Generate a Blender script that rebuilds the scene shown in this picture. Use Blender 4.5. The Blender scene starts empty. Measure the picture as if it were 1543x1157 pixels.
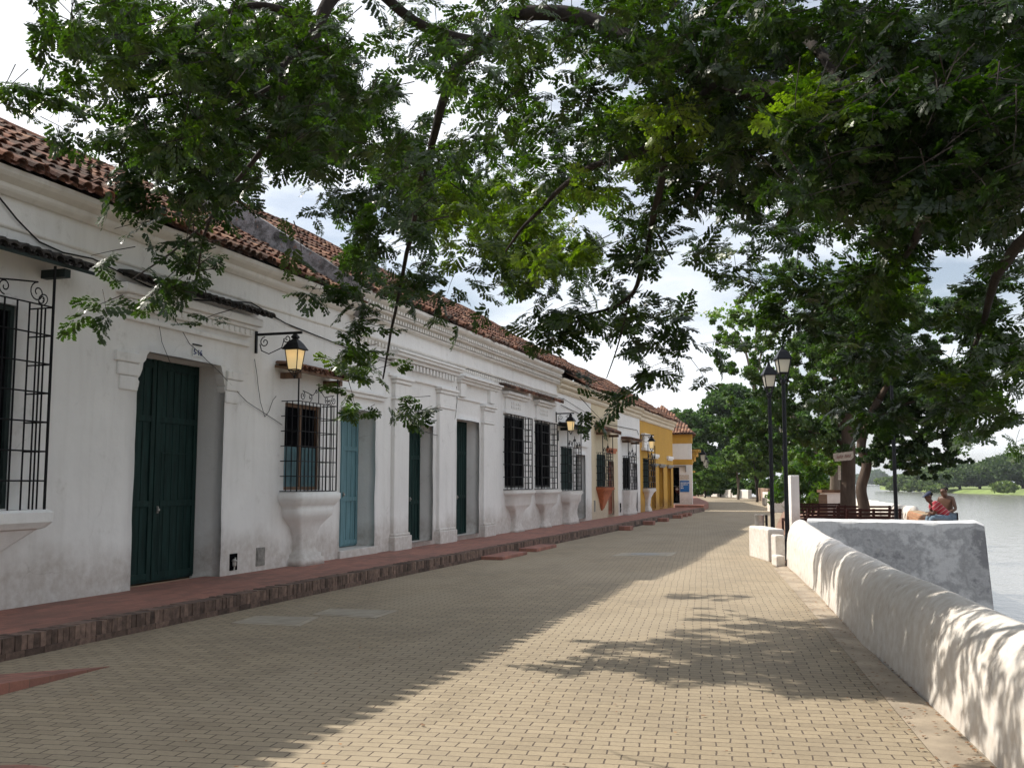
import bpy, bmesh, math, random
import numpy as np
from mathutils import Vector, noise, Matrix
R = math.radians
random.seed(5); rng = np.random.default_rng(5)
S = bpy.context.scene
# ------------------------------------------------------------------ camera
F = 1500.; CX = 771.5; CY = 578.5; HZ = 727.; VPX = 1259.; H = 1.65
th = math.atan((HZ-CY)/F); yaw = math.atan((VPX-CX)/(F/math.cos(th)))
cd = bpy.data.cameras.new('camera'); cam = bpy.data.objects.new('camera', cd)
S.collection.objects.link(cam); S.camera = cam
cd.sensor_width = 36; cd.lens = F/1543*36; cd.clip_start = .05; cd.clip_end = 20000
cam.location = (0, 0, H); cam.rotation_euler = (math.pi/2+th, 0, yaw)
# ------------------------------------------------------------------ world + sun
SUN_EL = 43.5; SUN_DIR = Vector((1, -.11, 0)).normalized()          # horizontal travel of the light
W = bpy.data.worlds.new('World'); S.world = W; W.use_nodes = True
nt = W.node_tree; nt.nodes.clear()
def N(nt, t, **k):
    n = nt.nodes.new(t)
    for a, v in k.items():
        if a.startswith('i_'): n.inputs[a[2:].replace('_', ' ')].default_value = v
        else: setattr(n, a, v)
    return n
sky = N(nt, 'ShaderNodeTexSky', sky_type='NISHITA', sun_disc=False)
sky.sun_elevation = R(SUN_EL); sky.sun_rotation = R(274); sky.dust_density = 1.5
tc = N(nt, 'ShaderNodeTexCoord'); mp = N(nt, 'ShaderNodeMapping'); mp.inputs['Scale'].default_value = (1, 1, 3.2)
mp.inputs['Location'].default_value = (3.1, .4, 0)
nz = N(nt, 'ShaderNodeTexNoise'); nz.inputs['Scale'].default_value = 2.2; nz.inputs['Detail'].default_value = 7; nz.inputs['Roughness'].default_value = .55
rp = N(nt, 'ShaderNodeValToRGB'); rp.color_ramp.elements[0].position = .40; rp.color_ramp.elements[1].position = .62
rp.color_ramp.elements[0].color = (.2, .2, .2, 1); rp.color_ramp.elements[1].color = (1, 1, 1, 1)
mx = N(nt, 'ShaderNodeMix', data_type='RGBA'); bg = N(nt, 'ShaderNodeBackground'); wo = N(nt, 'ShaderNodeOutputWorld')
L = nt.links.new
L(tc.outputs['Generated'], mp.inputs['Vector']); L(mp.outputs[0], nz.inputs['Vector']); L(nz.outputs['Fac'], rp.inputs[0])
L(rp.outputs[0], mx.inputs[0]); L(sky.outputs[0], mx.inputs[6]); mx.inputs[7].default_value = (10.8, 11.1, 11.6, 1)
L(mx.outputs[2], bg.inputs[0]); bg.inputs[1].default_value = .1; L(bg.outputs[0], wo.inputs[0])
sd = bpy.data.lights.new('sun', 'SUN'); sd.energy = 5.0; sd.angle = R(.5); sd.color = (1, .94, .84)
sun = bpy.data.objects.new('sun', sd); S.collection.objects.link(sun)
sv = Vector((SUN_DIR.x*math.cos(R(SUN_EL)), SUN_DIR.y*math.cos(R(SUN_EL)), -math.sin(R(SUN_EL))))
sun.rotation_euler = sv.to_track_quat('-Z', 'Y').to_euler(); sun.location = (-30, 3, 40)
S.view_settings.view_transform = 'Standard'; S.view_settings.look = 'None'; S.view_settings.gamma = 1
S.view_settings.exposure = .27
S.cycles.max_bounces = 8; S.cycles.diffuse_bounces = 4; S.cycles.transparent_max_bounces = 8
# ------------------------------------------------------------------ pixel helpers (1543x1157 photograph)
def ray(px, py):
    x = px-CX; y = CY-py
    d = F*math.cos(th)-y*math.sin(th); u = F*math.sin(th)+y*math.cos(th)
    return math.cos(yaw)*x-math.sin(yaw)*d, math.sin(yaw)*x+math.cos(yaw)*d, u
def G(px, py, z=0):
    X, Y, u = ray(px, py); t = (z-H)/u; return X*t, Y*t
XF = -9.13
def Fc(px, py, xf=XF):
    X, Y, u = ray(px, py); t = xf/X; return Y*t, H+u*t
def AY(px, py, Y0):
    X, Y, u = ray(px, py); t = Y0/Y; return X*t, H+u*t
def A(px, py, D):
    X, Y, u = ray(px, py); t = D/math.hypot(X, Y); return Vector((X*t, Y*t, H+u*t))
# ------------------------------------------------------------------ tagging
def tag(o, label=None, cat=None, group=None, kind=None):
    if label: o['label'] = label
    if cat: o['category'] = cat
    if group: o['group'] = group
    if kind: o['kind'] = kind
    return o
def empty(name, loc=(0, 0, 0), label=None, cat=None, group=None):
    o = bpy.data.objects.new(name, None); S.collection.objects.link(o); o.location = loc
    o.empty_display_size = .2
    bpy.context.view_layer.update() if False else None
    return tag(o, label, cat, group)
def link(o, parent=None):
    S.collection.objects.link(o)
    if parent is not None:
        o.parent = parent
        # world-space meshes: cancel the parents' offset (no rotation used on parents here)
        p = parent; off = Vector((0, 0, 0))
        while p is not None: off += p.location; p = p.parent
        o.location = Vector(o.location)-off
    return o
# ------------------------------------------------------------------ mesh builder (world coordinates)
class MB:
    def __init__(s): s.v = []; s.f = []; s.t = []
    def add(s, vs, fs, tint=.5):
        b = len(s.v); s.v += [tuple(p) for p in vs]; s.f += [tuple(i+b for i in f) for f in fs]; s.t += [tint]*len(fs); return s
    def box(s, x0, x1, y0, y1, z0, z1, tint=.5):
        return s.add([(x0,y0,z0),(x1,y0,z0),(x1,y1,z0),(x0,y1,z0),(x0,y0,z1),(x1,y0,z1),(x1,y1,z1),(x0,y1,z1)],
            [(0,3,2,1),(4,5,6,7),(0,1,5,4),(1,2,6,5),(2,3,7,6),(3,0,4,7)], tint)
    def prism(s, poly, z0, z1, tint=.5):
        n = len(poly)
        a = sum(poly[i][0]*poly[(i+1)%n][1]-poly[(i+1)%n][0]*poly[i][1] for i in range(n))
        if a < 0: poly = poly[::-1]
        return s.add([(x,y,z0) for x,y in poly]+[(x,y,z1) for x,y in poly],
            [tuple(range(n))[::-1], tuple(range(n,2*n))]+[(i,(i+1)%n,(i+1)%n+n,i+n) for i in range(n)], tint)
    def yprism(s, prof, y0, y1, tint=.5, segs=1):      # profile in (x,z) extruded along y
        n = len(prof); ys = [y0+(y1-y0)*k/segs for k in range(segs+1)]
        V = [(x,y,z) for y in ys for x,z in prof]
        Fs = [tuple(range(n)), tuple(range(segs*n,(segs+1)*n))[::-1]]
        for k in range(segs):
            for i in range(n): j=(i+1)%n; Fs.append((k*n+i, (k+1)*n+i, (k+1)*n+j, k*n+j))
        return s.add(V, Fs, tint)
    def tube(s, pts, r, n=6, tint=.5):
        pts = [Vector(p) for p in pts]; m = len(pts)
        rr = r if isinstance(r, (list, tuple)) else [r]*m
        V = []; up = None
        for i, p in enumerate(pts):
            d = (pts[min(i+1,m-1)]-pts[max(i-1,0)]).normalized()
            if up is None:
                up = Vector((0,0,1)) if abs(d.z) < .9 else Vector((1,0,0))
            a = d.cross(up)
            if a.length < 1e-4: a = d.orthogonal()
            a.normalize(); b = a.cross(d); up = b
            for k in range(n):
                t = 2*math.pi*k/n; V.append(p+(a*math.cos(t)+b*math.sin(t))*rr[i])
        Fs = [tuple(range(n))[::-1], tuple(range((m-1)*n, m*n))]
        for i in range(m-1):
            for k in range(n): Fs.append((i*n+k, i*n+(k+1)%n, (i+1)*n+(k+1)%n, (i+1)*n+k))
        return s.add(V, Fs, tint)
    def lathe(s, c, prof, n=16, rot=0, tint=.5):
        m = len(prof); V = []
        for r, z in prof:
            for k in range(n):
                t = rot+2*math.pi*k/n; V.append((c[0]+r*math.cos(t), c[1]+r*math.sin(t), c[2]+z))
        Fs = [tuple(range(n))[::-1], tuple(range((m-1)*n, m*n))]
        for i in range(m-1):
            for k in range(n): Fs.append((i*n+k, i*n+(k+1)%n, (i+1)*n+(k+1)%n, (i+1)*n+k))
        return s.add(V, Fs, tint)
    def build(s, name, mat, parent=None, smooth=False, bevel=0, loc=None):
        me = bpy.data.meshes.new(name); 
        org = Vector(loc) if loc else Vector((0,0,0))
        me.from_pydata([Vector(p)-org for p in s.v] if loc else s.v, [], s.f); me.update()
        at = me.attributes.new('tint', 'FLOAT', 'FACE'); at.data.foreach_set('value', s.t)
        if mat: me.materials.append(mat)
        if smooth: me.shade_smooth()
        o = bpy.data.objects.new(name, me)
        if loc: o.location = org
        if bevel:
            b = o.modifiers.new('bevel', 'BEVEL'); b.width = bevel; b.segments = 2; b.limit_method = 'ANGLE'
        return link(o, parent)
def npmesh(name, V, Q, tint, mat, parent=None, loc=None):
    me = bpy.data.meshes.new(name); V = np.asarray(V, dtype=np.float32).reshape(-1,3); Q = np.asarray(Q, dtype=np.int32)
    k = Q.shape[1]
    if loc is not None: V = V-np.array(loc, dtype=np.float32)
    me.vertices.add(len(V)); me.vertices.foreach_set('co', V.ravel())
    me.loops.add(Q.size); me.loops.foreach_set('vertex_index', Q.ravel())
    me.polygons.add(len(Q)); me.polygons.foreach_set('loop_start', np.arange(0, Q.size, k, dtype=np.int32))
    me.polygons.foreach_set('loop_total', np.full(len(Q), k, dtype=np.int32))
    me.update(calc_edges=True)
    at = me.attributes.new('tint', 'FLOAT', 'FACE'); at.data.foreach_set('value', np.asarray(tint, dtype=np.float32))
    me.materials.append(mat); o = bpy.data.objects.new(name, me)
    if loc is not None: o.location = loc
    return link(o, parent)
# ------------------------------------------------------------------ materials
def newmat(name):
    m = bpy.data.materials.new(name); m.use_nodes = True; nt = m.node_tree; nt.nodes.clear()
    b = N(nt, 'ShaderNodeBsdfPrincipled'); o = N(nt, 'ShaderNodeOutputMaterial'); nt.links.new(b.outputs[0], o.inputs[0])
    return m, nt, b
def ramp(nt, fac, stops):
    r = N(nt, 'ShaderNodeValToRGB'); e = r.color_ramp.elements
    while len(e) < len(stops): e.new(.5)
    for i, (p, c) in enumerate(stops): e[i].position = p; e[i].color = (*c, 1) if len(c) == 3 else c
    nt.links.new(fac, r.inputs[0]); return r.outputs[0]
def pos(nt, scale=(1,1,1), loc=(0,0,0)):
    g = N(nt, 'ShaderNodeNewGeometry'); m = N(nt, 'ShaderNodeMapping'); m.inputs['Scale'].default_value = scale; m.inputs['Location'].default_value = loc
    nt.links.new(g.outputs['Position'], m.inputs['Vector']); return m.outputs[0]
def noisen(nt, vec, scale, detail=4, rough=.55):
    n = N(nt, 'ShaderNodeTexNoise'); n.inputs['Scale'].default_value = scale; n.inputs['Detail'].default_value = detail; n.inputs['Roughness'].default_value = rough
    nt.links.new(vec, n.inputs['Vector']); return n.outputs['Fac']
def mixc(nt, fac, a, b, mode='MIX'):
    m = N(nt, 'ShaderNodeMix', data_type='RGBA', blend_type=mode)
    for sock, v in ((0, fac), (6, a), (7, b)):
        if isinstance(v, (int, float)): m.inputs[sock].default_value = v
        elif isinstance(v, tuple): m.inputs[sock].default_value = (*v, 1) if len(v) == 3 else v
        else: nt.links.new(v, m.inputs[sock])
    return m.outputs[2]
def math_(nt, op, a, b=None, c=None):
    m = N(nt, 'ShaderNodeMath', operation=op)
    for i, v in enumerate((a, b, c)):
        if v is None: continue
        if isinstance(v, (int, float)): m.inputs[i].default_value = v
        else: nt.links.new(v, m.inputs[i])
    return m.outputs[0]
def bump(nt, b, h, strength=.3, dist=.01):
    n = N(nt, 'ShaderNodeBump'); n.inputs['Strength'].default_value = strength; n.inputs['Distance'].default_value = dist
    nt.links.new(h, n.inputs['Height']); nt.links.new(n.outputs[0], b.inputs['Normal'])
def plaster(name, col, dirt=(.30,.27,.23), amt=.5, streak=.35, low=(.36,.30,.25), lowz=.5, bs=.35):
    m, nt, b = newmat(name)
    p = pos(nt); big = noisen(nt, p, .9, 6, .6); fine = noisen(nt, p, 9, 5, .6)
    st = noisen(nt, pos(nt, (3.5, 3.5, .35)), 1.6, 5, .6)
    blot = noisen(nt, pos(nt, loc=(7,3,1)), 2.6, 8, .7)
    c = mixc(nt, ramp(nt, big, [(.35,(0,0,0)),(.7,(1,1,1))]), col, tuple(k*.90 for k in col))
    c = mixc(nt, math_(nt, 'MULTIPLY', ramp(nt, st, [(.5,(0,0,0)),(.78,(1,1,1))]), streak), c, tuple((k*.45+d*.55) for k, d in zip(col, dirt)))
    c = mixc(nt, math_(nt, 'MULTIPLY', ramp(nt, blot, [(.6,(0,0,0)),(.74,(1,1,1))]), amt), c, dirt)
    # splash-back dirt of irregular height above the pavement
    z = N(nt, 'ShaderNodeSeparateXYZ'); g = N(nt, 'ShaderNodeNewGeometry'); nt.links.new(g.outputs['Position'], z.inputs[0])
    zz = math_(nt, 'ADD', z.outputs[2], math_(nt, 'MULTIPLY', big, -.9))
    lowm = ramp(nt, zz, [(max(0,lowz-.42),(1,1,1)),(lowz,(0,0,0))])
    c = mixc(nt, math_(nt, 'MULTIPLY', math_(nt, 'MULTIPLY', lowm, fine), .95), c, low)
    # small chips and cracks
    ck = N(nt, 'ShaderNodeTexVoronoi', feature='DISTANCE_TO_EDGE'); ck.inputs['Scale'].default_value = .8
    wv = N(nt, 'ShaderNodeMix', data_type='VECTOR'); wv.inputs[0].default_value = .25
    nn = N(nt, 'ShaderNodeTexNoise'); nn.inputs['Scale'].default_value = 2.5; nn.inputs['Detail'].default_value = 6; nt.links.new(p, nn.inputs['Vector'])
    nt.links.new(p, wv.inputs[4]); nt.links.new(nn.outputs['Color'], wv.inputs[5]); nt.links.new(wv.outputs[1], ck.inputs['Vector'])
    cr = math_(nt, 'MULTIPLY', math_(nt, 'LESS_THAN', ck.outputs['Distance'], .0035), ramp(nt, blot, [(.46,(0,0,0)),(.6,(1,1,1))]))
    c = mixc(nt, math_(nt, 'MULTIPLY', cr, .22), c, (.2,.17,.14))
    nt.links.new(c, b.inputs['Base Color']); b.inputs['Roughness'].default_value = .9
    h = math_(nt, 'ADD', math_(nt, 'MULTIPLY', fine, .35), math_(nt, 'MULTIPLY', noisen(nt, p, 3.2, 4), 1.0))
    bump(nt, b, h, bs, .035)
    return m
def simple(name, col, rough=.6, var=.25, scale=6, metal=0, bs=.15, bd=.006, tint=0, stretch=(1,1,1), emit=None):
    m, nt, b = newmat(name)
    n = noisen(nt, pos(nt, stretch), scale, 6, .6)
    c = mixc(nt, ramp(nt, n, [(.3,(0,0,0)),(.7,(1,1,1))]), tuple(k*(1-var) for k in col), tuple(min(1,k*(1+var)) for k in col))
    if tint:
        a = N(nt, 'ShaderNodeAttribute', attribute_name='tint')
        c = mixc(nt, 1., c, ramp(nt, a.outputs['Fac'], [(0,(1-tint,)*3),(1,(1+tint*.6,)*3)]), 'MULTIPLY')
    nt.links.new(c, b.inputs['Base Color']); b.inputs['Roughness'].default_value = rough; b.inputs['Metallic'].default_value = metal
    bump(nt, b, n, bs, bd)
    if max(col) < .06: b.inputs['Specular IOR Level'].default_value = .15
    if emit: b.inputs['Emission Color'].default_value = (*emit[0], 1); b.inputs['Emission Strength'].default_value = emit[1]
    return m
def bricks(name, w, h, ang, ax, c1, c2, mortar, mw=.006, mh=.004, dirt=.35, offs=.5, bd=.006, rough=.85, spread=.5, dirtc=(.07,.06,.05)):
    m, nt, b = newmat(name)
    g = N(nt, 'ShaderNodeNewGeometry'); s = N(nt, 'ShaderNodeSeparateXYZ'); nt.links.new(g.outputs['Position'], s.inputs[0])
    wob = N(nt, 'ShaderNodeTexNoise'); wob.inputs['Scale'].default_value = 1.7; wob.inputs['Detail'].default_value = 3; nt.links.new(g.outputs['Position'], wob.inputs['Vector'])
    A_, B_ = s.outputs['XYZ'.index(ax[0])], s.outputs['XYZ'.index(ax[1])]
    ca, sa = math.cos(ang), math.sin(ang)
    u = math_(nt, 'ADD', math_(nt, 'MULTIPLY', A_, ca), math_(nt, 'MULTIPLY', B_, sa))
    v = math_(nt, 'SUBTRACT', math_(nt, 'MULTIPLY', B_, ca), math_(nt, 'MULTIPLY', A_, sa))
    v = math_(nt, 'ADD', v, math_(nt, 'MULTIPLY', wob.outputs['Fac'], h*.55))
    u = math_(nt, 'ADD', u, math_(nt, 'MULTIPLY', wob.outputs['Fac'], w*.35))
    vr = math_(nt, 'DIVIDE', v, h); row = math_(nt, 'FLOOR', vr)
    ur = math_(nt, 'ADD', math_(nt, 'DIVIDE', u, w), math_(nt, 'MULTIPLY', row, offs)); colm = math_(nt, 'FLOOR', ur)
    fu = math_(nt, 'FRACT', ur); fv = math_(nt, 'FRACT', vr)
    wn = N(nt, 'ShaderNodeTexWhiteNoise', noise_dimensions='2D'); cb = N(nt, 'ShaderNodeCombineXYZ'); nt.links.new(colm, cb.inputs[0]); nt.links.new(row, cb.inputs[1]); nt.links.new(cb.outputs[0], wn.inputs['Vector'])
    du = math_(nt, 'MULTIPLY', math_(nt, 'MINIMUM', fu, math_(nt, 'SUBTRACT', 1., fu)), w)
    dv = math_(nt, 'MULTIPLY', math_(nt, 'MINIMUM', fv, math_(nt, 'SUBTRACT', 1., fv)), h)
    fn = noisen(nt, g.outputs['Position'], 35, 4, .6)
    jit = math_(nt, 'MULTIPLY', math_(nt, 'SUBTRACT', fn, .5), .006)
    mu = math_(nt, 'DIVIDE', math_(nt, 'ADD', du, jit), mw); mv = math_(nt, 'DIVIDE', math_(nt, 'ADD', dv, jit), mh)
    d = math_(nt, 'MINIMUM', mu, mv)
    k = ramp(nt, d, [(.55,(0,0,0)),(1.,(1,1,1))])
    c = mixc(nt, math_(nt, 'MULTIPLY', wn.outputs['Value'], spread*2), c1, c2)
    c = mixc(nt, .35, c, ramp(nt, fn, [(.25,(.55,.55,.55)),(.75,(1.3,1.3,1.3))]), 'MULTIPLY')
    big = noisen(nt, g.outputs['Position'], .7, 6, .6)
    c = mixc(nt, math_(nt, 'MULTIPLY', ramp(nt, big, [(.45,(0,0,0)),(.75,(1,1,1))]), dirt), c, dirtc)
    if 'pavers' in name:
        sand = noisen(nt, pos(nt, (1.,.45,1), (3,9,0)), .55, 7, .65); c = mixc(nt, ramp(nt, sand, [(.46,(0,0,0)),(.62,(.55,.55,.55))]), c, (.365,.30,.21))
        blk = noisen(nt, pos(nt, loc=(1,5,2)), 2.6, 8, .75); c = mixc(nt, ramp(nt, blk, [(.60,(0,0,0)),(.72,(.5,.5,.5))]), c, (.16,.13,.10))
    c = mixc(nt, k, mortar, c)
    nt.links.new(c, b.inputs['Base Color']); b.inputs['Roughness'].default_value = rough
    hh = math_(nt, 'ADD', k, math_(nt, 'MULTIPLY', math_(nt, 'ADD', wn.outputs['Value'], fn), .25))
    bump(nt, b, hh, .7, bd)
    return m
def leafmat(name, dark, mid, light, trans=.35, rough=.45, back=(.30,.42,.06)):
    m, nt, b = newmat(name)
    a = N(nt, 'ShaderNodeAttribute', attribute_name='tint')
    c = ramp(nt, a.outputs['Fac'], [(0, dark), (.55, mid), (1, light)])
    nt.links.new(c, b.inputs['Base Color']); b.inputs['Roughness'].default_value = rough
    t = N(nt, 'ShaderNodeBsdfTranslucent'); ms = N(nt, 'ShaderNodeMixShader'); ms.inputs[0].default_value = trans
    nt.links.new(mixc(nt, 1., c, tuple(k*5 for k in back), 'MULTIPLY'), t.inputs[0])
    nt.links.new(b.outputs[0], ms.inputs[1]); nt.links.new(t.outputs[0], ms.inputs[2])
    nt.links.new(ms.outputs[0], nt.nodes['Material Output'].inputs[0])
    return m
def bark(name, c1, c2, scale=9):
    m, nt, b = newmat(name)
    p = pos(nt, (1, 1, .22)); n = noisen(nt, p, scale, 8, .7); w = noisen(nt, pos(nt), 2.5, 4)
    c = mixc(nt, ramp(nt, n, [(.35,(0,0,0)),(.65,(1,1,1))]), c1, c2); c = mixc(nt, math_(nt,'MULTIPLY',w,.5), c, tuple(k*.6 for k in c1))
    nt.links.new(c, b.inputs['Base Color']); b.inputs['Roughness'].default_value = .95; bump(nt, b, n, .9, .03); return m
M = {}
M['white'] = plaster('white_plaster', (.82,.81,.79), amt=.35, streak=.3, lowz=.5)
M['white2'] = plaster('white_plaster_clean', (.84,.83,.81), amt=.3, streak=.22, lowz=.6)
M['cream'] = plaster('cream_plaster', (.70,.60,.42), amt=.35, streak=.25)
M['cornice_cream'] = plaster('cornice_plaster', (.74,.66,.52), amt=.3, lowz=-9)
M['cornice'] = plaster('cornice_white_plaster', (.78,.75,.70), amt=.45, lowz=-9, streak=.5)
M['yellow'] = plaster('ochre_plaster', (.56,.315,.05), dirt=(.25,.13,.03), amt=.3, low=(.22,.12,.04))
M['ochre_shade'] = simple('ochre_in_shade', (.30,.17,.03), .7)  # wall ochre darkened: the doorways' shade is put into the colour
M['salmon'] = simple('salmon_plaster', (.50,.17,.08), .8)
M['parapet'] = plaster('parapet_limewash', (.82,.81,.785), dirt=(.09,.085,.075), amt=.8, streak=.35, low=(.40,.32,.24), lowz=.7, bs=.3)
M['weathered'] = None
def mossy():
    m, nt, b = newmat('mossy_masonry'); p = pos(nt); n = noisen(nt, p, 2.6, 9, .7); f = noisen(nt, pos(nt, loc=(5,1,9)), 6, 6, .7)
    c = ramp(nt, n, [(.36,(.035,.033,.03)),(.46,(.13,.125,.125)),(.55,(.30,.29,.30)),(.62,(.12,.11,.11)),(.7,(.33,.31,.30))])
    c = mixc(nt, ramp(nt, f, [(.60,(0,0,0)),(.66,(.85,.85,.85))]), c, (.24,.12,.08))
    nt.links.new(c, b.inputs['Base Color']); b.inputs['Roughness'].default_value = .95; bump(nt, b, math_(nt,'ADD',n,f), .8, .06); return m
M['mossy'] = mossy()
M['green'] = simple('green_door_paint', (.010,.029,.026), .7, .5, 5, stretch=(1,3,.4))
M['blue'] = simple('blue_door_paint', (.11,.22,.25), .6, .25, 5, stretch=(1,4,.4))
M['blueleaf'] = simple('blue_green_shutter_paint', (.05,.12,.14), .6, .3)
M['reddoor'] = simple('red_brown_door_paint', (.25,.07,.03), .6, .2)
M['greydoor'] = simple('grey_door_paint', (.25,.27,.30), .6, .2)
M['dark'] = simple('dark_interior', (.004,.004,.005), 1., .3); M['dark'].node_tree.nodes['Principled BSDF'].inputs['Specular IOR Level'].default_value = 0
M['frame'] = simple('brown_window_wood', (.14,.075,.04), .7, .4, 9, stretch=(1,1,.2))
M['iron'] = simple('black_iron', (.008,.008,.009), .45, .4, 20)
M['pole'] = simple('black_pole_paint', (.010,.011,.014), .35, .3, 20)
M['wire'] = simple('black_cable', (.012,.012,.012), .6)
M['tile'] = None
M['concrete'] = simple('concrete', (.36,.31,.24), .9, .22, 5, bs=.3)
M['strip'] = simple('concrete_strip', (.34,.28,.21), .9, .3, 2.2, bs=.35, bd=.01)
M['lid'] = simple('cover_concrete', (.33,.29,.23), .9, .15, 5)
M['meter'] = simple('meter_box', (.23,.22,.20), .6, .4, 12)
M['wood'] = simple('dark_red_bench_wood', (.035,.012,.010), .6, .4, 12, stretch=(.3,1,1))
M['corbel'] = simple('dark_green_beam', (.02,.03,.028), .6, .3)
M['glass_lit'] = simple('lit_lantern_glass', (.55,.5,.38), .4, .05, 3, emit=((1,.62,.18), .55))
M['glass_pane'] = simple('milky_lantern_glass', (.62,.62,.58), .35, .05, 3)
M['bulb'] = simple('glowing_bulb', (1,.7,.3), .4, .01, 3, emit=((1,.52,.12), 5))
M['metal'] = simple('brushed_steel', (.42,.40,.38), .4, .15, 12, metal=.6)
M['poster'] = simple('blue_poster', (.015,.14,.42), .5, .05)
M['posterw'] = simple('white_print', (.7,.72,.72), .5, .05)
M['signw'] = simple('weathered_sign_paint', (.55,.49,.42), .8, .3, 20)
M['signr'] = simple('faded_red_lettering', (.25,.07,.05), .8, .3, 20)
M['bluetile'] = simple('blue_numeral', (.03,.05,.2), .5, .05)
M['skin'] = simple('brown_skin', (.075,.034,.021), .5, .1)
M['skin2'] = simple('light_brown_skin', (.11,.054,.033), .5, .1)
M['hair'] = simple('black_hair', (.008,.007,.007), .7)
M['jeans'] = simple('blue_jeans', (.13,.19,.25), .9, .25, 20)
M['cap'] = simple('navy_cap', (.02,.03,.07), .8)
M['shorts'] = simple('dark_shorts', (.02,.02,.025), .9)
M['redmoto'] = simple('dark_red_enamel', (.10,.01,.01), .3)
M['rubber'] = simple('black_rubber', (.012,.012,.012), .8)
M['terrace'] = simple('terrace_floor', (.26,.15,.10), .9, .25, 3)
M['bark_d'] = bark('dark_bark', (.016,.012,.010), (.050,.038,.031))
M['bark_l'] = bark('pale_bark', (.12,.095,.07), (.24,.20,.16))
M['bark_b'] = bark('brown_bark', (.06,.040,.028), (.13,.095,.07))
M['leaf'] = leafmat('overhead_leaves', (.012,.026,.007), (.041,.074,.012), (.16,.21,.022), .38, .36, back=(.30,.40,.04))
M['leaf2'] = leafmat('terrace_leaves', (.014,.034,.010), (.045,.085,.018), (.14,.20,.06), .30)
M['leaf3'] = leafmat('bright_leaves', (.02,.05,.012), (.055,.11,.02), (.14,.20,.035), .36)
M['leaf4'] = leafmat('far_leaves', (.022,.052,.014), (.065,.12,.025), (.13,.20,.04), .25, .7)
M['leaf5'] = leafmat('riverbank_leaves', (.032,.060,.022), (.085,.135,.035), (.16,.21,.055), .15, .8)
M['litter'] = simple('dry_leaf', (.22,.10,.035), .8, .5, 3, tint=.5)
M['grass'] = simple('bank_grass', (.15,.20,.05), .95, .35, .08)
M['soil'] = simple('river_soil', (.16,.12,.08), .95, .3, .5)
M['kerbtop'] = bricks('kerb_soldier_bricks', .075, .6, 0, 'YX', (.19,.085,.055), (.11,.058,.045), (.06,.05,.042), .004, .002, .5, 0)
M['kerb'] = simple('kerb_bricks', (.16,.105,.082), .92, .45, 14, bs=.6, bd=.01, tint=.6)
M['walk'] = bricks('terracotta_paving', .22, .11, R(90), 'XY', (.37,.16,.115), (.25,.115,.088), (.17,.11,.085), .004, .004, .4)
M['road'] = bricks('buff_road_pavers', .19, .105, R(7.2), 'XY', (.355,.285,.19), (.285,.228,.152), (.105,.078,.056), .0062, .0046, .5, dirtc=(.20,.165,.12), spread=.55)
M['brickwall'] = bricks('rough_brick_wall', .24, .075, 0, 'YZ', (.42,.20,.10), (.30,.13,.07), (.34,.25,.15), .012, .012, .3, bd=.02)
M['brickwallx'] = bricks('rough_brick_block', .24, .075, 0, 'XZ', (.30,.19,.13), (.22,.13,.09), (.25,.19,.13), .012, .012, .3, bd=.02)
def tilemat():
    m, nt, b = newmat('clay_roof_tiles')
    a = N(nt, 'ShaderNodeAttribute', attribute_name='tint')
    c = ramp(nt, a.outputs['Fac'], [(0,(.08,.042,.03)),(.35,(.17,.075,.048)),(.7,(.30,.135,.08)),(1,(.42,.25,.16))])
    p = pos(nt); n = noisen(nt, p, 2.2, 8, .7); f = noisen(nt, p, 22, 5, .65)
    c = mixc(nt, ramp(nt, n, [(.42,(0,0,0)),(.62,(.85,.85,.85))]), c, (.05,.042,.036))
    c = mixc(nt, ramp(nt, f, [(.58,(0,0,0)),(.75,(.5,.5,.5))]), c, (.20,.17,.13))
    nt.links.new(c, b.inputs['Base Color']); b.inputs['Roughness'].default_value = .95; bump(nt, b, f, .5, .012); return m
M['tile'] = tilemat()
def tiledark():
    m, nt, b = newmat('weathered_black_tiles')
    p = pos(nt); n = noisen(nt, p, 7, 8, .7)
    nt.links.new(ramp(nt, n, [(.4,(.012,.011,.010)),(.6,(.05,.042,.036)),(.75,(.16,.13,.11))]), b.inputs['Base Color']); b.inputs['Roughness'].default_value = .95
    bump(nt, b, n, .6, .02); return m
M['tile_dark'] = tiledark()
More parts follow.
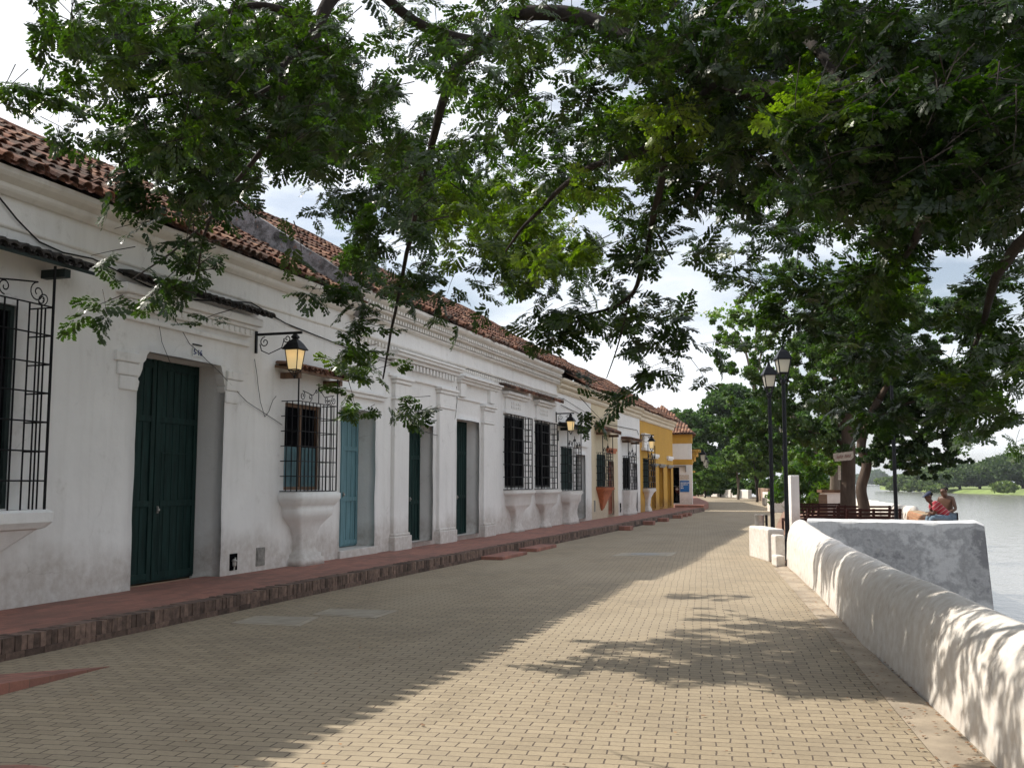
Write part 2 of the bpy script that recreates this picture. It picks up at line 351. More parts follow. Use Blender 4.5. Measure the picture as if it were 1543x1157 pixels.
def weathered():
    m, nt, b = newmat('weathered_grey_plaster')
    p = pos(nt); n = noisen(nt, pos(nt, loc=(4,0,2)), 1.5, 9, .68); f = noisen(nt, p, 7, 6, .65); x = N(nt,'ShaderNodeSeparateXYZ'); nt.links.new(p, x.inputs[0])
    n2 = math_(nt, 'ADD', n, math_(nt, 'MULTIPLY', math_(nt, 'SUBTRACT', x.outputs[0], 1.3), .06))
    n2 = math_(nt, 'SUBTRACT', n2, math_(nt, 'MULTIPLY', math_(nt, 'MAXIMUM', math_(nt,'SUBTRACT', x.outputs[2], .72), 0.), .8))
    c = mixc(nt, ramp(nt, n2, [(.44,(0,0,0)),(.52,(.7,.7,.7)),(.58,(.35,.35,.35)),(.66,(1,1,1))]), (.62,.62,.62), (.24,.24,.25))
    sp_ = noisen(nt, pos(nt, loc=(1,2,3)), 16, 8, .7); c = mixc(nt, ramp(nt, sp_, [(.5,(0,0,0)),(.72,(.55,.55,.55))]), c, (.42,.42,.42)); dr_ = noisen(nt, pos(nt, (6,6,.5)), 1.5, 5); c = mixc(nt, ramp(nt, dr_, [(.55,(0,0,0)),(.75,(.5,.5,.5))]), c, (.30,.29,.28))
    c = mixc(nt, ramp(nt, f, [(.62,(0,0,0)),(.7,(.6,.6,.6))]), c, (.5,.49,.47))
    nt.links.new(c, b.inputs['Base Color']); b.inputs['Roughness'].default_value = .92; bump(nt, b, math_(nt,'ADD',n,f), .5, .03); return m
M['weathered'] = weathered()
def shirt():
    m, nt, b = newmat('red_striped_shirt')
    t = N(nt, 'ShaderNodeTexCoord'); w = N(nt, 'ShaderNodeTexWave', wave_type='BANDS', bands_direction='DIAGONAL'); w.inputs['Scale'].default_value = 4.6; w.inputs['Distortion'].default_value = .4
    mpn = N(nt, 'ShaderNodeMapping'); mpn.inputs['Rotation'].default_value = (0, 0, 0); mpn.inputs['Scale'].default_value = (-1.1, .1, 1.4)
    nt.links.new(t.outputs['Object'], mpn.inputs[0]); nt.links.new(mpn.outputs[0], w.inputs['Vector'])
    c = ramp(nt, w.outputs['Fac'], [(.91,(.30,.03,.045)),(.97,(.45,.28,.27))])
    nt.links.new(c, b.inputs['Base Color']); b.inputs['Roughness'].default_value = .9; return m
M['shirt'] = shirt()
def water():
    m, nt, b = newmat('river_water')
    p = pos(nt, (.5, .22, 1)); n = noisen(nt, p, 2.2, 6, .6); n2 = noisen(nt, pos(nt, (.01,.004,1)), 3, 4)
    nt.links.new(mixc(nt, n2, (.24,.225,.20), (.19,.185,.17)), b.inputs['Base Color'])
    b.inputs['Roughness'].default_value = .12; b.inputs['IOR'].default_value = 1.33
    bump(nt, b, n, .35, .12); return m
M['water'] = water()
# ================================================================== SETTING
def sheet(name, poly, z, mat, kind='structure'):
    b = MB(); b.add([(x,y,z) for x,y in poly], [tuple(range(len(poly)))])
    o = b.build(name, mat); 
    if o.data.polygons[0].normal.z < 0: o.data.flip_normals()
    return tag(o, kind=kind)
bank = [(2.6,-400),(2.4,-2),(1.35,6),(.75,12),(.2,18),(.0,20.4),(2.5,20.9),(2.75,27),(2.9,40),(2.3,52),(.6,62),(-1.5,80),(-4,104),(-9,122),(-22,150),(-60,200),(-200,300),(-900,700),(-4000,1800)]
g = MB(); n = len(bank)
V = [(x,y,-.03) for x,y in bank]+[(x+1.2,y+.2,-5) for x,y in bank]+[(-5000,y if i else -400,-.03) for i,(x,y) in enumerate(bank)]
Fs = []
for i in range(n-1): Fs += [(i,i+n,i+1+n,i+1),(i+2*n,i,i+1,i+1+2*n)]
g.add(V, Fs); o = g.build('ground', M['soil']); tag(o, kind='structure')
sheet('riverbed', [(-9000,-3000),(9000,-3000),(9000,12000),(-9000,12000)], -5, M['soil'])
sheet('river', [(-9000,-3000),(9000,-3000),(9000,12000),(-9000,12000)], -2.6, M['water'])
g = MB(); g.add([(1.2,-30,-1.2),(1.2,5,-1.2),(.6,13,-1.6),(9,-30,-3),(8.5,8,-3),(5,16,-3)], [(0,3,4,1),(1,4,5,2)]); o = g.build('riverside_slope', M['soil']); tag(o, kind='structure')
REDGE = [(1.9,-4.5),(.58,6.2),(-.66,16.1),(-1.45,23),(-2.2,40),(-2.95,60),(-5.4,86),(-7.56,103),(-14.8,121),(-40,150)]
KERB = [(-7.43,-6),(-7.40,13),(-7.33,20),(-7.2,34.3),(-7.3,58.9),(-8.6,70),(-13.2,98),(-24,130),(-45,155)]
sheet('road', KERB+REDGE[::-1], 0., M['road'])
# concrete strip along the parapet
sheet('concrete_strip', [(1.9,-4.5),(.58,6.2),(-.66,16.1),(-1.2,20.2),(-.9,21),(-.2,16),(.35,10),(.95,6),(2.6,-4.5)], .004, M['strip'])
# raised terracotta pavement with brick kerb
w = MB(); ZS = .2
w.prism([(-9.4,-6)]+[(x-.2,y) for x,y in KERB[:5]]+[(-9.4,59.0)], -.02, ZS)
o = w.build('pavement', M['walk']); tag(o, kind='structure')
k = MB()
def kerbx(y):
    for (xa_,ya_),(xb_,yb_) in zip(KERB, KERB[1:]):
        if ya_ <= y <= yb_: return xa_+(xb_-xa_)*(y-ya_)/(yb_-ya_)
yy = 3.0
while yy < 58.8:
    st_ = .078 if yy < 30 else .3; xk = kerbx(yy); j = random.uniform(-.007,.006); tl = random.uniform(-.006,.006)
    k.box(xk-.21, xk+j, yy, yy+st_-random.uniform(.004,.010), .065, ZS+.006+tl, min(1,max(0,random.gauss(.5,.28)))); yy += st_
yy = 3.0
while yy < 58.7:
    st_ = .24 if yy < 30 else .9; xk = kerbx(yy); xk2 = kerbx(yy+st_-.01); j = random.uniform(.004,.014)
    k.prism([(xk-.2,yy),(xk+j,yy),(xk2+j,yy+st_-.008),(xk2-.2,yy+st_-.008)], -.02, .064, min(1,max(0,random.gauss(.35,.2)))); yy += st_
k.prism([(x-.215,y) for x,y in KERB[:5]]+[(x-.012,y) for x,y in KERB[:5]][::-1], -.02, .19, .0)
o = k.build('kerb', M['kerb']); tag(o, kind='structure')
# raised corner pavement before the far house
w = MB(); w.prism([(-9.2,60.2),(-7.5,60.2),(-7.9,66),(-8.7,72),(-13.4,100),(-16,100),(-9.6,61)], -.02, .32)
o = w.build('far_pavement', M['walk']); tag(o, kind='structure')
# terrace floor
w = MB(); w.prism([(-1.2,20.9),(2.6,20.7),(3.1,27),(2.6,40),(1.9,50),(.3,60),(-2.9,60),(-2.2,40),(-1.5,23)], -.02, .05)
o = w.build('terrace', M['terrace']); tag(o, kind='structure')
# far bank of the river
def bank_sheet():
    pts = [G(1326,737.2,-2.6), G(1350,738.8,-2.6), G(1400,741.2,-2.6), G(1440,742.8,-2.6), G(1543,745.6,-2.6), G(1700,750,-2.6)]
    far = [G(1318,731.6,-2.6)]
    b = MB(); n = len(pts)
    c = Vector((0,0))
    ins = []
    for i,(x,y) in enumerate(pts):
        d = Vector((x,y)).normalized(); ins.append((x+d.x*14, y+d.y*14, -1.2)); 
    mid = [(x+Vector((x,y)).normalized().x*240, y+Vector((x,y)).normalized().y*240, .2) for x,y in pts]
    out = [(x*9, y*9, 1.) for x,y in pts]
    V = [(x,y,-2.9) for x,y in pts]+ins+mid+out
    Fs = []
    for r_ in range(3):
        for i in range(n-1): Fs.append((r_*n+i, r_*n+i+1, (r_+1)*n+i+1, (r_+1)*n+i))
    b.add(V, Fs); o = b.build('far_riverbank', M['grass']); tag(o, kind='structure')
    return pts
bankpts = bank_sheet()
x0, y0 = G(1200, 729.9, -2.6); x1, y1 = G(1345, 729.9, -2.6)
sheet('distant_riverbank', [(x0,y0),(x1,y1),(x1*3,y1*3),(x0*3,y0*3)], -1.5, M['grass'])
# ================================================================== HOUSES
def wobble(p, amp=.012, s=1.6):
    n = noise.noise_vector(Vector(p)*s); n2 = noise.noise_vector(Vector(p)*s*5)
    return Vector(p)+n*amp+n2*amp*.35
def wall_mesh(y0, y1, z0, z1, openings, x=XF, depth=.62, step=.22, amp=.012, zpave=ZS):
    """plastered front with openings (ya,yb,za,zb,depth) and their reveals"""
    ys = {y0, y1}; zs = {z0, z1}
    for o in openings: ys |= {o[0], o[1]}; zs |= {o[2], o[3]}
    def fill(vals, a, b):
        vals = sorted(v for v in vals if a-1e-6 <= v <= b+1e-6); out = []
        for p, q in zip(vals, vals[1:]):
            k = max(1, round((q-p)/step)); out += [p+(q-p)*i/k for i in range(k)]
        return out+[vals[-1]]
    Y = fill(ys, y0, y1); Z = fill(zs, z0, z1)
    b = MB(); idx = {}
    def vid(px, py, pz):
        k = (round(px,4), round(py,4), round(pz,4))
        if k not in idx:
            idx[k] = len(b.v); b.v.append(tuple(wobble((px,py,pz), amp)))
        return idx[k]
    def quad(a, c, d, e): b.f.append((a,c,d,e)); b.t.append(.5)
    for i in range(len(Y)-1):
        for j in range(len(Z)-1):
            cy, cz = (Y[i]+Y[i+1])/2, (Z[j]+Z[j+1])/2
            if any(o[0] < cy < o[1] and o[2] < cz < o[3] for o in openings): continue
            quad(vid(x,Y[i],Z[j]), vid(x,Y[i+1],Z[j]), vid(x,Y[i+1],Z[j+1]), vid(x,Y[i],Z[j+1]))
    for o in openings:
        dp = o[4] if len(o) > 4 else depth
        oy = [v for v in Y if o[0]-1e-6 <= v <= o[1]+1e-6]; oz = [v for v in Z if o[2]-1e-6 <= v <= o[3]+1e-6]
        xs = [x-dp*k/3 for k in range(4)]
        for a, c in zip(xs, xs[1:]):
            for p, q in zip(oz, oz[1:]):
                quad(vid(a,o[0],p), vid(a,o[0],q), vid(c,o[0],q), vid(c,o[0],p))
                quad(vid(a,o[1],q), vid(a,o[1],p), vid(c,o[1],p), vid(c,o[1],q))
            for p, q in zip(oy, oy[1:]):
                quad(vid(a,p,o[3]), vid(a,q,o[3]), vid(c,q,o[3]), vid(c,p,o[3]))
                quad(vid(a,q,o[2]), vid(a,p,o[2]), vid(c,p,o[2]), vid(c,q,o[2]))
    return b
def roof(y0, y1, parent, xe=-8.86, ze=5.27, xr=-12.5, zr=7.3, pitch=.21, mat=None, tlen=.42, name='roof', sag=.05, end=True):
    """barrel-tiled slope: covers, channels and broken tile ends"""
    b = MB(); L_ = math.hypot(xe-xr, zr-ze); ux, uz = (xr-xe)/L_, (zr-ze)/L_; nx, nz = -uz*(1 if xr<xe else -1), abs(ux)
    nx = uz; nz = -ux
    if nz < 0: nx, nz = -nx, -nz
    rows = int(L_/tlen)+1; ncol = int((y1-y0)/pitch)
    base_t = [random.random() for _ in range(rows)]
    for c in range(ncol+1):
        yc = y0+(c+.5)*pitch
        if yc > y1: break
        cj = random.uniform(-.02,.02)
        sg = sag*noise.noise(Vector((yc*.25, 3, 1)))*2
        for conv in (True, False):
            ycc = yc if conv else yc+pitch/2
            for r in range(rows):
                s0 = r*tlen-.02+(random.uniform(-.05,.02) if r == 0 else random.uniform(-.02,.02)); s1 = min((r+1)*tlen+.05, L_+.03)
                if conv and r == 0 and random.random() < .08: s0 += .08
                ra, rb = (.088, .068) if conv else (.070, .085)
                lift0 = .045 if conv else .012; lift1 = .02 if conv else -.012
                tn = min(1, max(0, random.gauss(.55, .24)))
                jy = random.uniform(-.018,.018)+cj*.5
                V = []; lift0 += random.uniform(-.008,.022)
                for (s, rad, lf) in ((s0, ra, lift0), (s1, rb, lift1)):
                    for k in range(6):
                        t = math.pi*k/5
                        h = rad*math.sin(t)*.85 if conv else -rad*math.sin(t)*.7+.03
                        q = h+lf+sg
                        V.append((xe+ux*s+nx*q, ycc+jy+rad*math.cos(t), ze+uz*s+nz*q))
                    if conv:
                        for k in range(6):
                            t = math.pi*(5-k)/5; q = (rad-.014)*math.sin(t)*.85+lf+sg
                            V.append((xe+ux*s+nx*q, ycc+jy+(rad-.014)*math.cos(t), ze+uz*s+nz*q))
                n = 12 if conv else 6
                if conv: Fs = [(k, (k+1)%n, (k+1)%n+n, k+n) for k in range(n)]+[(k,11-k,10-k,k+1) for k in range(5)]
                else: Fs = [(k, k+1, k+1+n, k+n) for k in range(n-1)]
                b.add(V, Fs, tn if conv else tn*.6)
    # bedding under the tiles
    b.add([(xe-.10,y0,ze-.03),(xe-.10,y1,ze-.03),(xr,y1,zr-.04),(xr,y0,zr-.04)], [(0,1,2,3)], .1)
    # ridge
    yy = y0
    while yy < y1:
        l = min(.4, y1-yy); pr = [(xr+.11*math.cos(t), zr+.03+.10*math.sin(t)+sag*2*noise.noise(Vector((yy*.25,3,1)))) for t in [math.pi*k/5 for k in range(6)]]
        b.yprism(pr, yy, yy+l+.02, min(1,max(0,random.gauss(.5,.25)))); yy += l
    # rear slope
    xb = xr-(xe-xr); b.add([(xr,y0,zr-.02),(xr,y1,zr-.02),(xb,y1,ze),(xb,y0,ze)], [(0,1,2,3)], .4)
    return b.build(name, mat or M['tile'], parent)
def body(parent, y0, y1, z1, xback=-16.3, mat='white', zr=None, xr=-12.5):
    """hidden sides and back of the house"""
    b = MB(); x = XF-.66
    prof = [(x,-.05),(x,z1),(xr,(zr or z1+1.7)-.12),(xback,z1),(xback,-.05)]
    n = len(prof); V = [(p,y0,q) for p,q in prof]+[(p,y1,q) for p,q in prof]
    b.add(V, [tuple(range(n))[::-1], tuple(range(n,2*n)), (3,4,9,8)])
    return b.build('gable_wall', M[mat], parent)
def cornice(parent, y0, y1, mat, steps, dent=()):
    b = MB()
    for (z0, z1, pr) in steps:      # each step a rounded moulding
        h = z1-z0; x = XF
        prof = [(x-.05,z0),(x+pr*.45,z0),(x+pr*.85,z0+h*.35),(x+pr,z0+h*.6),(x+pr,z1),(x-.05,z1)]
        segs = max(2, int((y1-y0)/.5)); s = len(b.v); b.yprism(prof, y0, y1, .5, segs)
        for i in range(s, len(b.v)):
            v = b.v[i]; b.v[i] = (v[0]+.010*noise.noise(Vector(v)*1.3), v[1], v[2]+.012*noise.noise(Vector((7,v[1]*.9,z0))))
    for (z0, z1, pr, sp, wd) in dent:
        y = y0+.05
        while y+wd < y1:
            b.box(XF-.02, XF+pr, y, y+wd, z0+random.uniform(-.004,.004), z1); y += sp
    return b.build('cornice', M[mat] if isinstance(mat, str) else mat, parent)
def loft(b, secs, yc, x=XF, n=5):
    """half pedestal: sections (z, halfwidth, projection) with rounded corners"""
    rows = []
    for z, hw, pr in secs:
        r = min(hw, pr)*.35; pts = [(x-.02, yc-hw)]
        for k in range(n): t = math.pi/2*k/(n-1); pts.append((x+pr-r+r*math.sin(t), yc-hw+r-r*math.cos(t)))
        for k in range(n): t = math.pi/2*k/(n-1); pts.append((x+pr-r+r*math.cos(t), yc+hw-r+r*math.sin(t)))
        pts.append((x-.02, yc+hw)); rows.append([(px,py,z) for px,py in pts])
    m = len(rows[0]); V = [p for r_ in rows for p in r_]; Fs = []
    for i in range(len(rows)-1):
        for k in range(m-1): Fs.append((i*m+k, i*m+k+1, (i+1)*m+k+1, (i+1)*m+k))
    Fs += [tuple(range(m)) if secs[0][0] > secs[-1][0] else tuple(range(m))[::-1], tuple(range((len(rows)-1)*m, len(rows)*m))]
    b.add(V, Fs)
def spiral(c, r, turns, a0, hand=1, n=22, plane='y'):
    pts = []
    for i in range(n):
        t = i/(n-1); a = a0+hand*turns*2*math.pi*t; rr = r*(1-.8*t)
        if plane == 'y': pts.append((c[0], c[1]+rr*math.cos(a), c[2]+rr*math.sin(a)))
        else: pts.append((c[0]+rr*math.cos(a), c[1], c[2]+rr*math.sin(a)))
    return pts
def grille(parent, y0, y1, z0, z1, pr, nv, nh, rad=.010, crest=0, rods=0, fancy=False):
    b = MB(); x = XF+pr
    hz = [z0+(z1-z0)*i/nh for i in range(nh+1)]
    for i in range(nv+1):
        y = y0+(y1-y0)*i/nv; r = rad*(1.6 if i in (0, nv) else 1)
        zt = z1+(rods if i in (0, nv) else 0)
        b.tube([(x,y,z0),(x,y,zt)], r, 5)
    for z in hz:
        b.tube([(XF-.02,y0,z),(x,y0,z),(x,y1,z),(XF-.02,y1,z)], rad*.9, 5)
    for s in (y0, y1):
        for q in ((.33,.66) if pr > .25 else (.5,)):
            b.tube([(XF+pr*q,s,z0),(XF+pr*q,s,z1)], rad, 5)
    if crest:
        yc = (y0+y1)/2; hw = (y1-y0)/2
        for s in (-1, 1):
            b.tube(spiral((x, yc+s*hw*.80, z1+crest*.38), crest*.34, 1.4, math.pi/2*(1), s), rad*.8, 4)
            b.tube(spiral((x, yc+s*hw*.42, z1+crest*.34), crest*.26, 1.3, -math.pi/2, -s), rad*.8, 4)
            b.tube([(x, yc+s*hw*.80, z1+crest*.72),(x, yc+s*hw*.55, z1+crest*.62),(x, yc+s*hw*.3, z1+crest*.5),(x, yc+s*hw*.1, z1+crest*.9)], rad*.9, 4)
            b.tube(spiral((x, yc+s*hw*.12, z1+crest*.85), crest*.17, 1.1, 0, s), rad*.8, 4)
        b.tube([(x,yc,z1),(x,yc,z1+crest*1.35)], rad*.9, 5)
        b.lathe((x,yc,z1+crest*1.0), [(.003,-.06),(.022,0),(.003,.07)], 6)
        # little scrolls on the side panel
        for q in range(2):
            b.tube(spiral((XF+pr*.5, y1, z1+crest*.28), crest*.22, 1.2, 0, 1 if q else -1, plane='x'), rad*.7, 4)
    if fancy:
        for i in range(nh):
            za = hz[i]+(z1-z0)/nh*.5
            for j in range(nv):
                if (i+j) % 2 == 0:
                    y = y0+(y1-y0)*(j+.5)/nv; b.tube([(x,y,hz[i]),(x,y,hz[i+1])], rad*.7, 4)
            b.tube([(XF,y1,za),(x,y1,za)], rad*.7, 4)
    return b.build('grille', M['iron'], parent)
def tile_hood(parent, y0, y1, z, pr, mat='tile', slope=.28, corbels=True, thick=.05):
    """small tiled awning on brackets"""
    b = MB(); n = max(3, int((y1-y0)/.17)); sp = (y1-y0)/n
    for i in range(n):
        yc = y0+(i+.5)*sp; tn = random.uniform(.1,.9)
        for (conv) in (1, 0):
            c = yc if conv else yc+sp/2
            if not conv and i == n-1: continue
            V = []
            for (xx, zz, rad) in ((XF-.02, z+pr*slope, sp*.34), (XF+pr*.55+.02, z+pr*slope*.45+.012, sp*.42)):
                for k in range(6):
                    t = math.pi*k/5; h = rad*math.sin(t)*(.8 if conv else -.55); V.append((xx, c+rad*math.cos(t), zz+h+(.03 if conv else .03)))
            b.add(V, [(k,k+1,k+7,k+6) for k in range(5)], tn)
            V = []
            j = random.uniform(-.03,.02)
            for (xx, zz, rad) in ((XF+pr*.5, z+pr*slope*.5+.02, sp*.36), (XF+pr+j, z+.0, sp*.45)):
                for k in range(6):
                    t = math.pi*k/5; h = rad*math.sin(t)*(.8 if conv else -.55); V.append((xx, c+rad*math.cos(t), zz+h+.03))
                for k in range(6):
                    t = math.pi*(5-k)/5; h = (rad-.012)*math.sin(t)*(.8 if conv else -.55); V.append((xx, c+(rad-.012)*math.cos(t), zz+h+.018))
            b.add(V, [(k,(k+1)%12,(k+1)%12+12,k+12) for k in range(12)]+[(k+12,23-k,22-k,k+13) for k in range(5)], random.uniform(.1,.9))
    o = b.build('tiled_hood', M[mat], parent)
    if corbels:
        c = MB(); c.add([(XF,y0,z-thick+pr*slope),(XF,y1,z-thick+pr*slope),(XF+pr*.95,y1,z-thick),(XF+pr*.95,y0,z-thick),
                         (XF,y0,z+pr*slope-.005),(XF,y1,z+pr*slope-.005),(XF+pr*.95,y1,z-.005),(XF+pr*.95,y0,z-.005)],
                        [(0,1,2,3),(4,7,6,5),(0,3,7,4),(1,5,6,2),(3,2,6,7),(0,4,5,1)])
        for f in (.12, .88):
            yy = y0+(y1-y0)*f; c.box(XF-.02, XF+pr*.85, yy-.05, yy+.05, z-thick-.10, z-thick+.002)
        c.build('hood_board', M['frame'] if mat == 'tile' else M['corbel'], o)
    return o
def door(parent, y0, y1, z0, z1, depth, mat, leaves=2, panels=True, knob=True, wicket=False):
    b = MB(); x = XF-depth
    b.box(x-.06, x, y0-.03, y1+.03, z0, z1)
    w_ = (y1-y0)/leaves
    for i in range(leaves):
        a = y0+i*w_
        b.box(x, x+.025, a+.012, a+.10, z0+.03, z1); b.box(x, x+.025, a+w_-.10, a+w_-.012, z0+.03, z1)
        for q in (.0, .33, .72, .97):
            b.box(x+.001, x+.024, a+.10, a+w_-.10, z0+.04+(z1-z0-.1)*q, z0+.04+(z1-z0-.1)*q+.09)
        n = max(2, int((w_-.2)/.16))
        for j in range(1, n): yy = a+.1+(w_-.2)*j/n; b.box(x, x+.010, yy-.006, yy+.006, z0+.05, z1-.02)
    if wicket: b.box(x+.026, x+.036, y0+w_+.15, y0+w_+.17, z0+.1, z0+1.9); b.box(x+.026, x+.036, y0+w_+.15, y1-.2, z0+1.88, z0+1.9)
    o = b.build('door', M[mat], parent, bevel=.004)
    if knob:
        k = MB(); yk = y0+w_ if leaves > 1 else y1-.12
        k.lathe((x+.05, yk+.09, z0+1.05), [(.004,-.03),(.028,-.01),(.028,.01),(.004,.03)], 8); k.box(x+.02, x+.05, yk+.08, yk+.10, z0+1.0, z0+1.1)
        k.build('handle', M['metal'], o)
    return o
def window(parent, y0, y1, z0, z1, leafmat='dark', depth=.25, split=.55, frame='frame'):
    b = MB(); x = XF-depth
    b.box(x-.03, x, y0-.02, y1+.02, z0-.02, z1+.02)
    o = b.build('window', M['dark'], parent)
    f = MB(); t = .06
    f.box(x, x+.045, y0, y0+t, z0, z1); f.box(x, x+.045, y1-t, y1, z0, z1); f.box(x+.001, x+.044, y0+t, y1-t, z1-t, z1); f.box(x+.001, x+.044, y0+t, y1-t, z0, z0+t)
    f.box(x+.002, x+.05, (y0+y1)/2-.03, (y0+y1)/2+.03, z0+t, z1-t); f.build('frame', M[frame], o)
    if leafmat != 'dark':
        s = MB()
        for a, c in ((y0+t, (y0+y1)/2-.03), ((y0+y1)/2+.03, y1-t)):
            zt = z0+(z1-z0)*split; s.box(x+.005, x+.03, a, c, z0+t, zt)
            for q in range(1,4): yy = a+(c-a)*q/4; s.box(x+.03, x+.036, yy-.004, yy+.004, z0+t+.03, zt-.03)
        s.build('shutter', M[leafmat], o)
    return o
def meterbox(parent, y, z, w=.2, h=.3, open_=False, name='meter_box'):
    b = MB()
    if open_:
        b.box(XF-.02, XF+.014, y, y+w, z, z+h); o = b.build(name, M['dark'], parent)
        c = MB(); c.lathe((XF+.03, y+w*.45, z+.06), [(.02,0),(.035,.02),(.035,.07),(.05,.09),(.02,.12)], 8); c.tube([(XF+.03,y+w*.45,z),(XF+.03,y+w*.6,z+.2)], .012, 5); c.build('meter', M['metal'], o)
    else:
        b.box(XF-.02, XF+.018, y, y+w, z, z+h); o = b.build(name, M['meter'], parent, bevel=.004)
        c = MB(); c.box(XF+.02, XF+.026, y+.025, y+w-.025, z+.03, z+h-.03); c.box(XF+.026, XF+.03, y+w*.35, y+w*.65, z+h*.55, z+h*.7); c.build('lid', M['meter'], o)
def text(s, size, loc, rot, mat, parent, name='lettering', ext=.004):
    cu = bpy.data.curves.new(name, 'FONT'); cu.body = s; cu.size = size; cu.extrude = ext; cu.align_x = 'CENTER'; cu.align_y = 'CENTER'
    t = bpy.data.objects.new('tmp', cu); S.collection.objects.link(t); bpy.context.view_layer.update()
    me = bpy.data.meshes.new_from_object(t.evaluated_get(bpy.context.evaluated_depsgraph_get())); bpy.data.objects.remove(t)
    me.name = name; me.transform(Matrix.Translation(loc) @ rot.to_matrix().to_4x4()); me.materials.clear(); me.materials.append(mat)
    o = bpy.data.objects.new(name, me); return link(o, parent)
from mathutils import Euler
RFACE = Euler((math.pi/2, 0, math.pi/2))     # text reading along +Y, facing +X

# ---- house 1 : long white house nearest the camera
h1 = empty('house', (-11, 9, 0), 'long plain white house nearest the camera, with tall green double door and blue door', 'house')
D1 = (11.42, 13.5, .15, 3.48, .55); D2 = (17.4, 18.95, .34, 3.12, .45); W1 = (7.0, 9.25, 1.35, 3.72, .14); W2 = (15.32, 16.6, 1.52, 3.05, .16)
b = wall_mesh(-3, 19.4, 0, 5.2, [D1, D2, W1, W2]); b.build('wall', M['white'], h1, smooth=True)
body(h1, -3, 19.38, 5.1)
roof(-3, 17.75, h1)
cornice(h1, -3, 17.75, 'cornice', [(4.98,5.10,.12),(5.10,5.26,.24),(4.60,4.64,.025)])
# shaped corbels in the top corners of the great door
c = MB()
for s, ye in ((1, D1[0]), (-1, D1[1])):
    c = MB()
    pts = [(0,-.62),(.03,-.58),(.05,-.50),(.0,-.46),(.07,-.40),(.13,-.30),(.15,-.20),(.22,-.15),(.26,-.06),(.34,0),(-.06,0),(-.06,-.62)]
    kf = .72 if s > 0 else .42; poly = [(ye+s*a*kf, D1[3]+q*(.9 if s > 0 else .7)+.01) for a, q in pts]; m_ = len(poly)
    V = [(XF+.003,y,z) for y,z in poly]+[(XF-.14,y,z) for y,z in poly]
    c.add(V, [tuple(range(m_)) if s > 0 else tuple(range(m_))[::-1], tuple(range(m_,2*m_))]+[(i,(i+1)%m_,(i+1)%m_+m_,i+m_) for i in range(m_)]); c.build('door_corbel', M['white'], h1)
dd = door(h1, D1[0], D1[1], .2, 3.5, .5, 'green', 2, wicket=True)
# side capitals, entablature and hood moulding above it
c = MB()
for ya, yb in ((D1[0]-.62, D1[0]-.0), (D1[1]+.0, D1[1]+.58)):
    c = MB()
    for z0_, z1_, pr, ex in ((3.28,3.42,.055,.02),(3.10,3.28,.035,.08),(2.90,3.10,.022,.14)):
        c.box(XF-.02, XF+pr, ya+(ex+.1 if ya < D1[0] else 0), yb-(ex+.1 if ya > D1[0] else 0), z0_, z1_)
    c.build('door_capital', M['white'], h1, bevel=.03)
c = MB(); c.box(XF-.02, XF+.06, 11.1, 14.1, 3.86, 3.94); c.box(XF-.02, XF+.14, 11.0, 14.2, 4.14, 4.20); c.box(XF-.02, XF+.20, 10.9, 14.25, 4.20, 4.33); c.box(XF-.02, XF+.10, 11.1, 14.1, 4.02, 4.14)
y = 11.15
while y < 14.05: c.box(XF, XF+.12, y, y+.07, 4.045, 4.135); y += .15
c.build('door_entablature', M['white'], h1, bevel=.018)
tile_hood(h1, 10.9, 14.4, 4.36, .34, 'tile_dark', corbels=False)
c = MB(); c.box(XF+.0, XF+.018, 12.62, 12.86, 3.54, 3.66); pl = c.build('number_plaque', M['posterw'], h1)
text('5-16', .12, (XF+.022, 12.74, 3.60), RFACE, M['bluetile'], pl)
c = MB(); c.box(XF, XF+.015, 12.63, 12.85, 3.71, 3.73); c.build('plate', M['iron'], h1)
# barred window at the left edge
w1 = window(h1, *W1[:4], depth=.08, frame='corbel')
grille(w1, 6.9, 9.45, 1.33, 3.72, .34, 14, 7, .011, crest=.36, rods=.50)
text('88', .15, (XF+.35, 8.02, 3.86), RFACE, M['iron'], w1, 'numerals', .006)
c = MB(); loft(c, [(1.34,1.30,.42),(1.31,1.36,.47),(1.2,1.36,.47),(1.13,1.28,.42),(1.11,1.2,.36),(.75,.55,.18),(.6,.3,.02)], 8.2); c.build('window_sill', M['white'], w1, smooth=False)
tile_hood(h1, 6.6, 10.05, 4.27, .42, 'tile_dark', .3)
# small barred window with pedestal sill
w2 = window(h1, *W2[:4], leafmat='blueleaf', depth=.10, split=.5)
grille(w2, 15.2, 16.62, 1.50, 3.06, .33, 11, 6, .009, crest=.26, rods=.5)
c = MB(); loft(c, [(1.49,.74,.36),(1.46,.80,.42),(1.36,.80,.42),(1.26,.72,.36),(1.20,.66,.32),(1.18,.66,.34),(1.06,.64,.32),(.98,.52,.26),(.86,.38,.2),(.7,.30,.17),(.5,.28,.17),(.42,.30,.19),(.40,.38,.24),(.34,.38,.24),(.32,.42,.28),(.2,.43,.29)], 15.95)
c.build('window_sill', M['white'], w2, smooth=True)
tile_hood(h1, 14.95, 16.95, 3.60, .42, 'tile', .18)
door(h1, D2[0], D2[1], .36, 3.1, .41, 'blue', 2)
c = MB(); c.box(XF-.02, XF+.07, 16.95, 19.3, 3.36, 3.44); c.box(XF-.02, XF+.11, 16.9, 19.35, 3.44, 3.50)
for s in (16.98, 19.05): c.box(XF-.02, XF+.03, s, s+.28, .2, 3.36) if False else None
c.build('door_moulding', M['white'], h1, bevel=.015)
c = MB(); c.box(XF-.5, XF+.06, 17.35, 19.0, .19, .345); c.build('door_step', M['white'], h1, bevel=.01)
meterbox(h1, 13.75, .27, .2, .26, True); meterbox(h1, 14.5, .28, .26, .3)

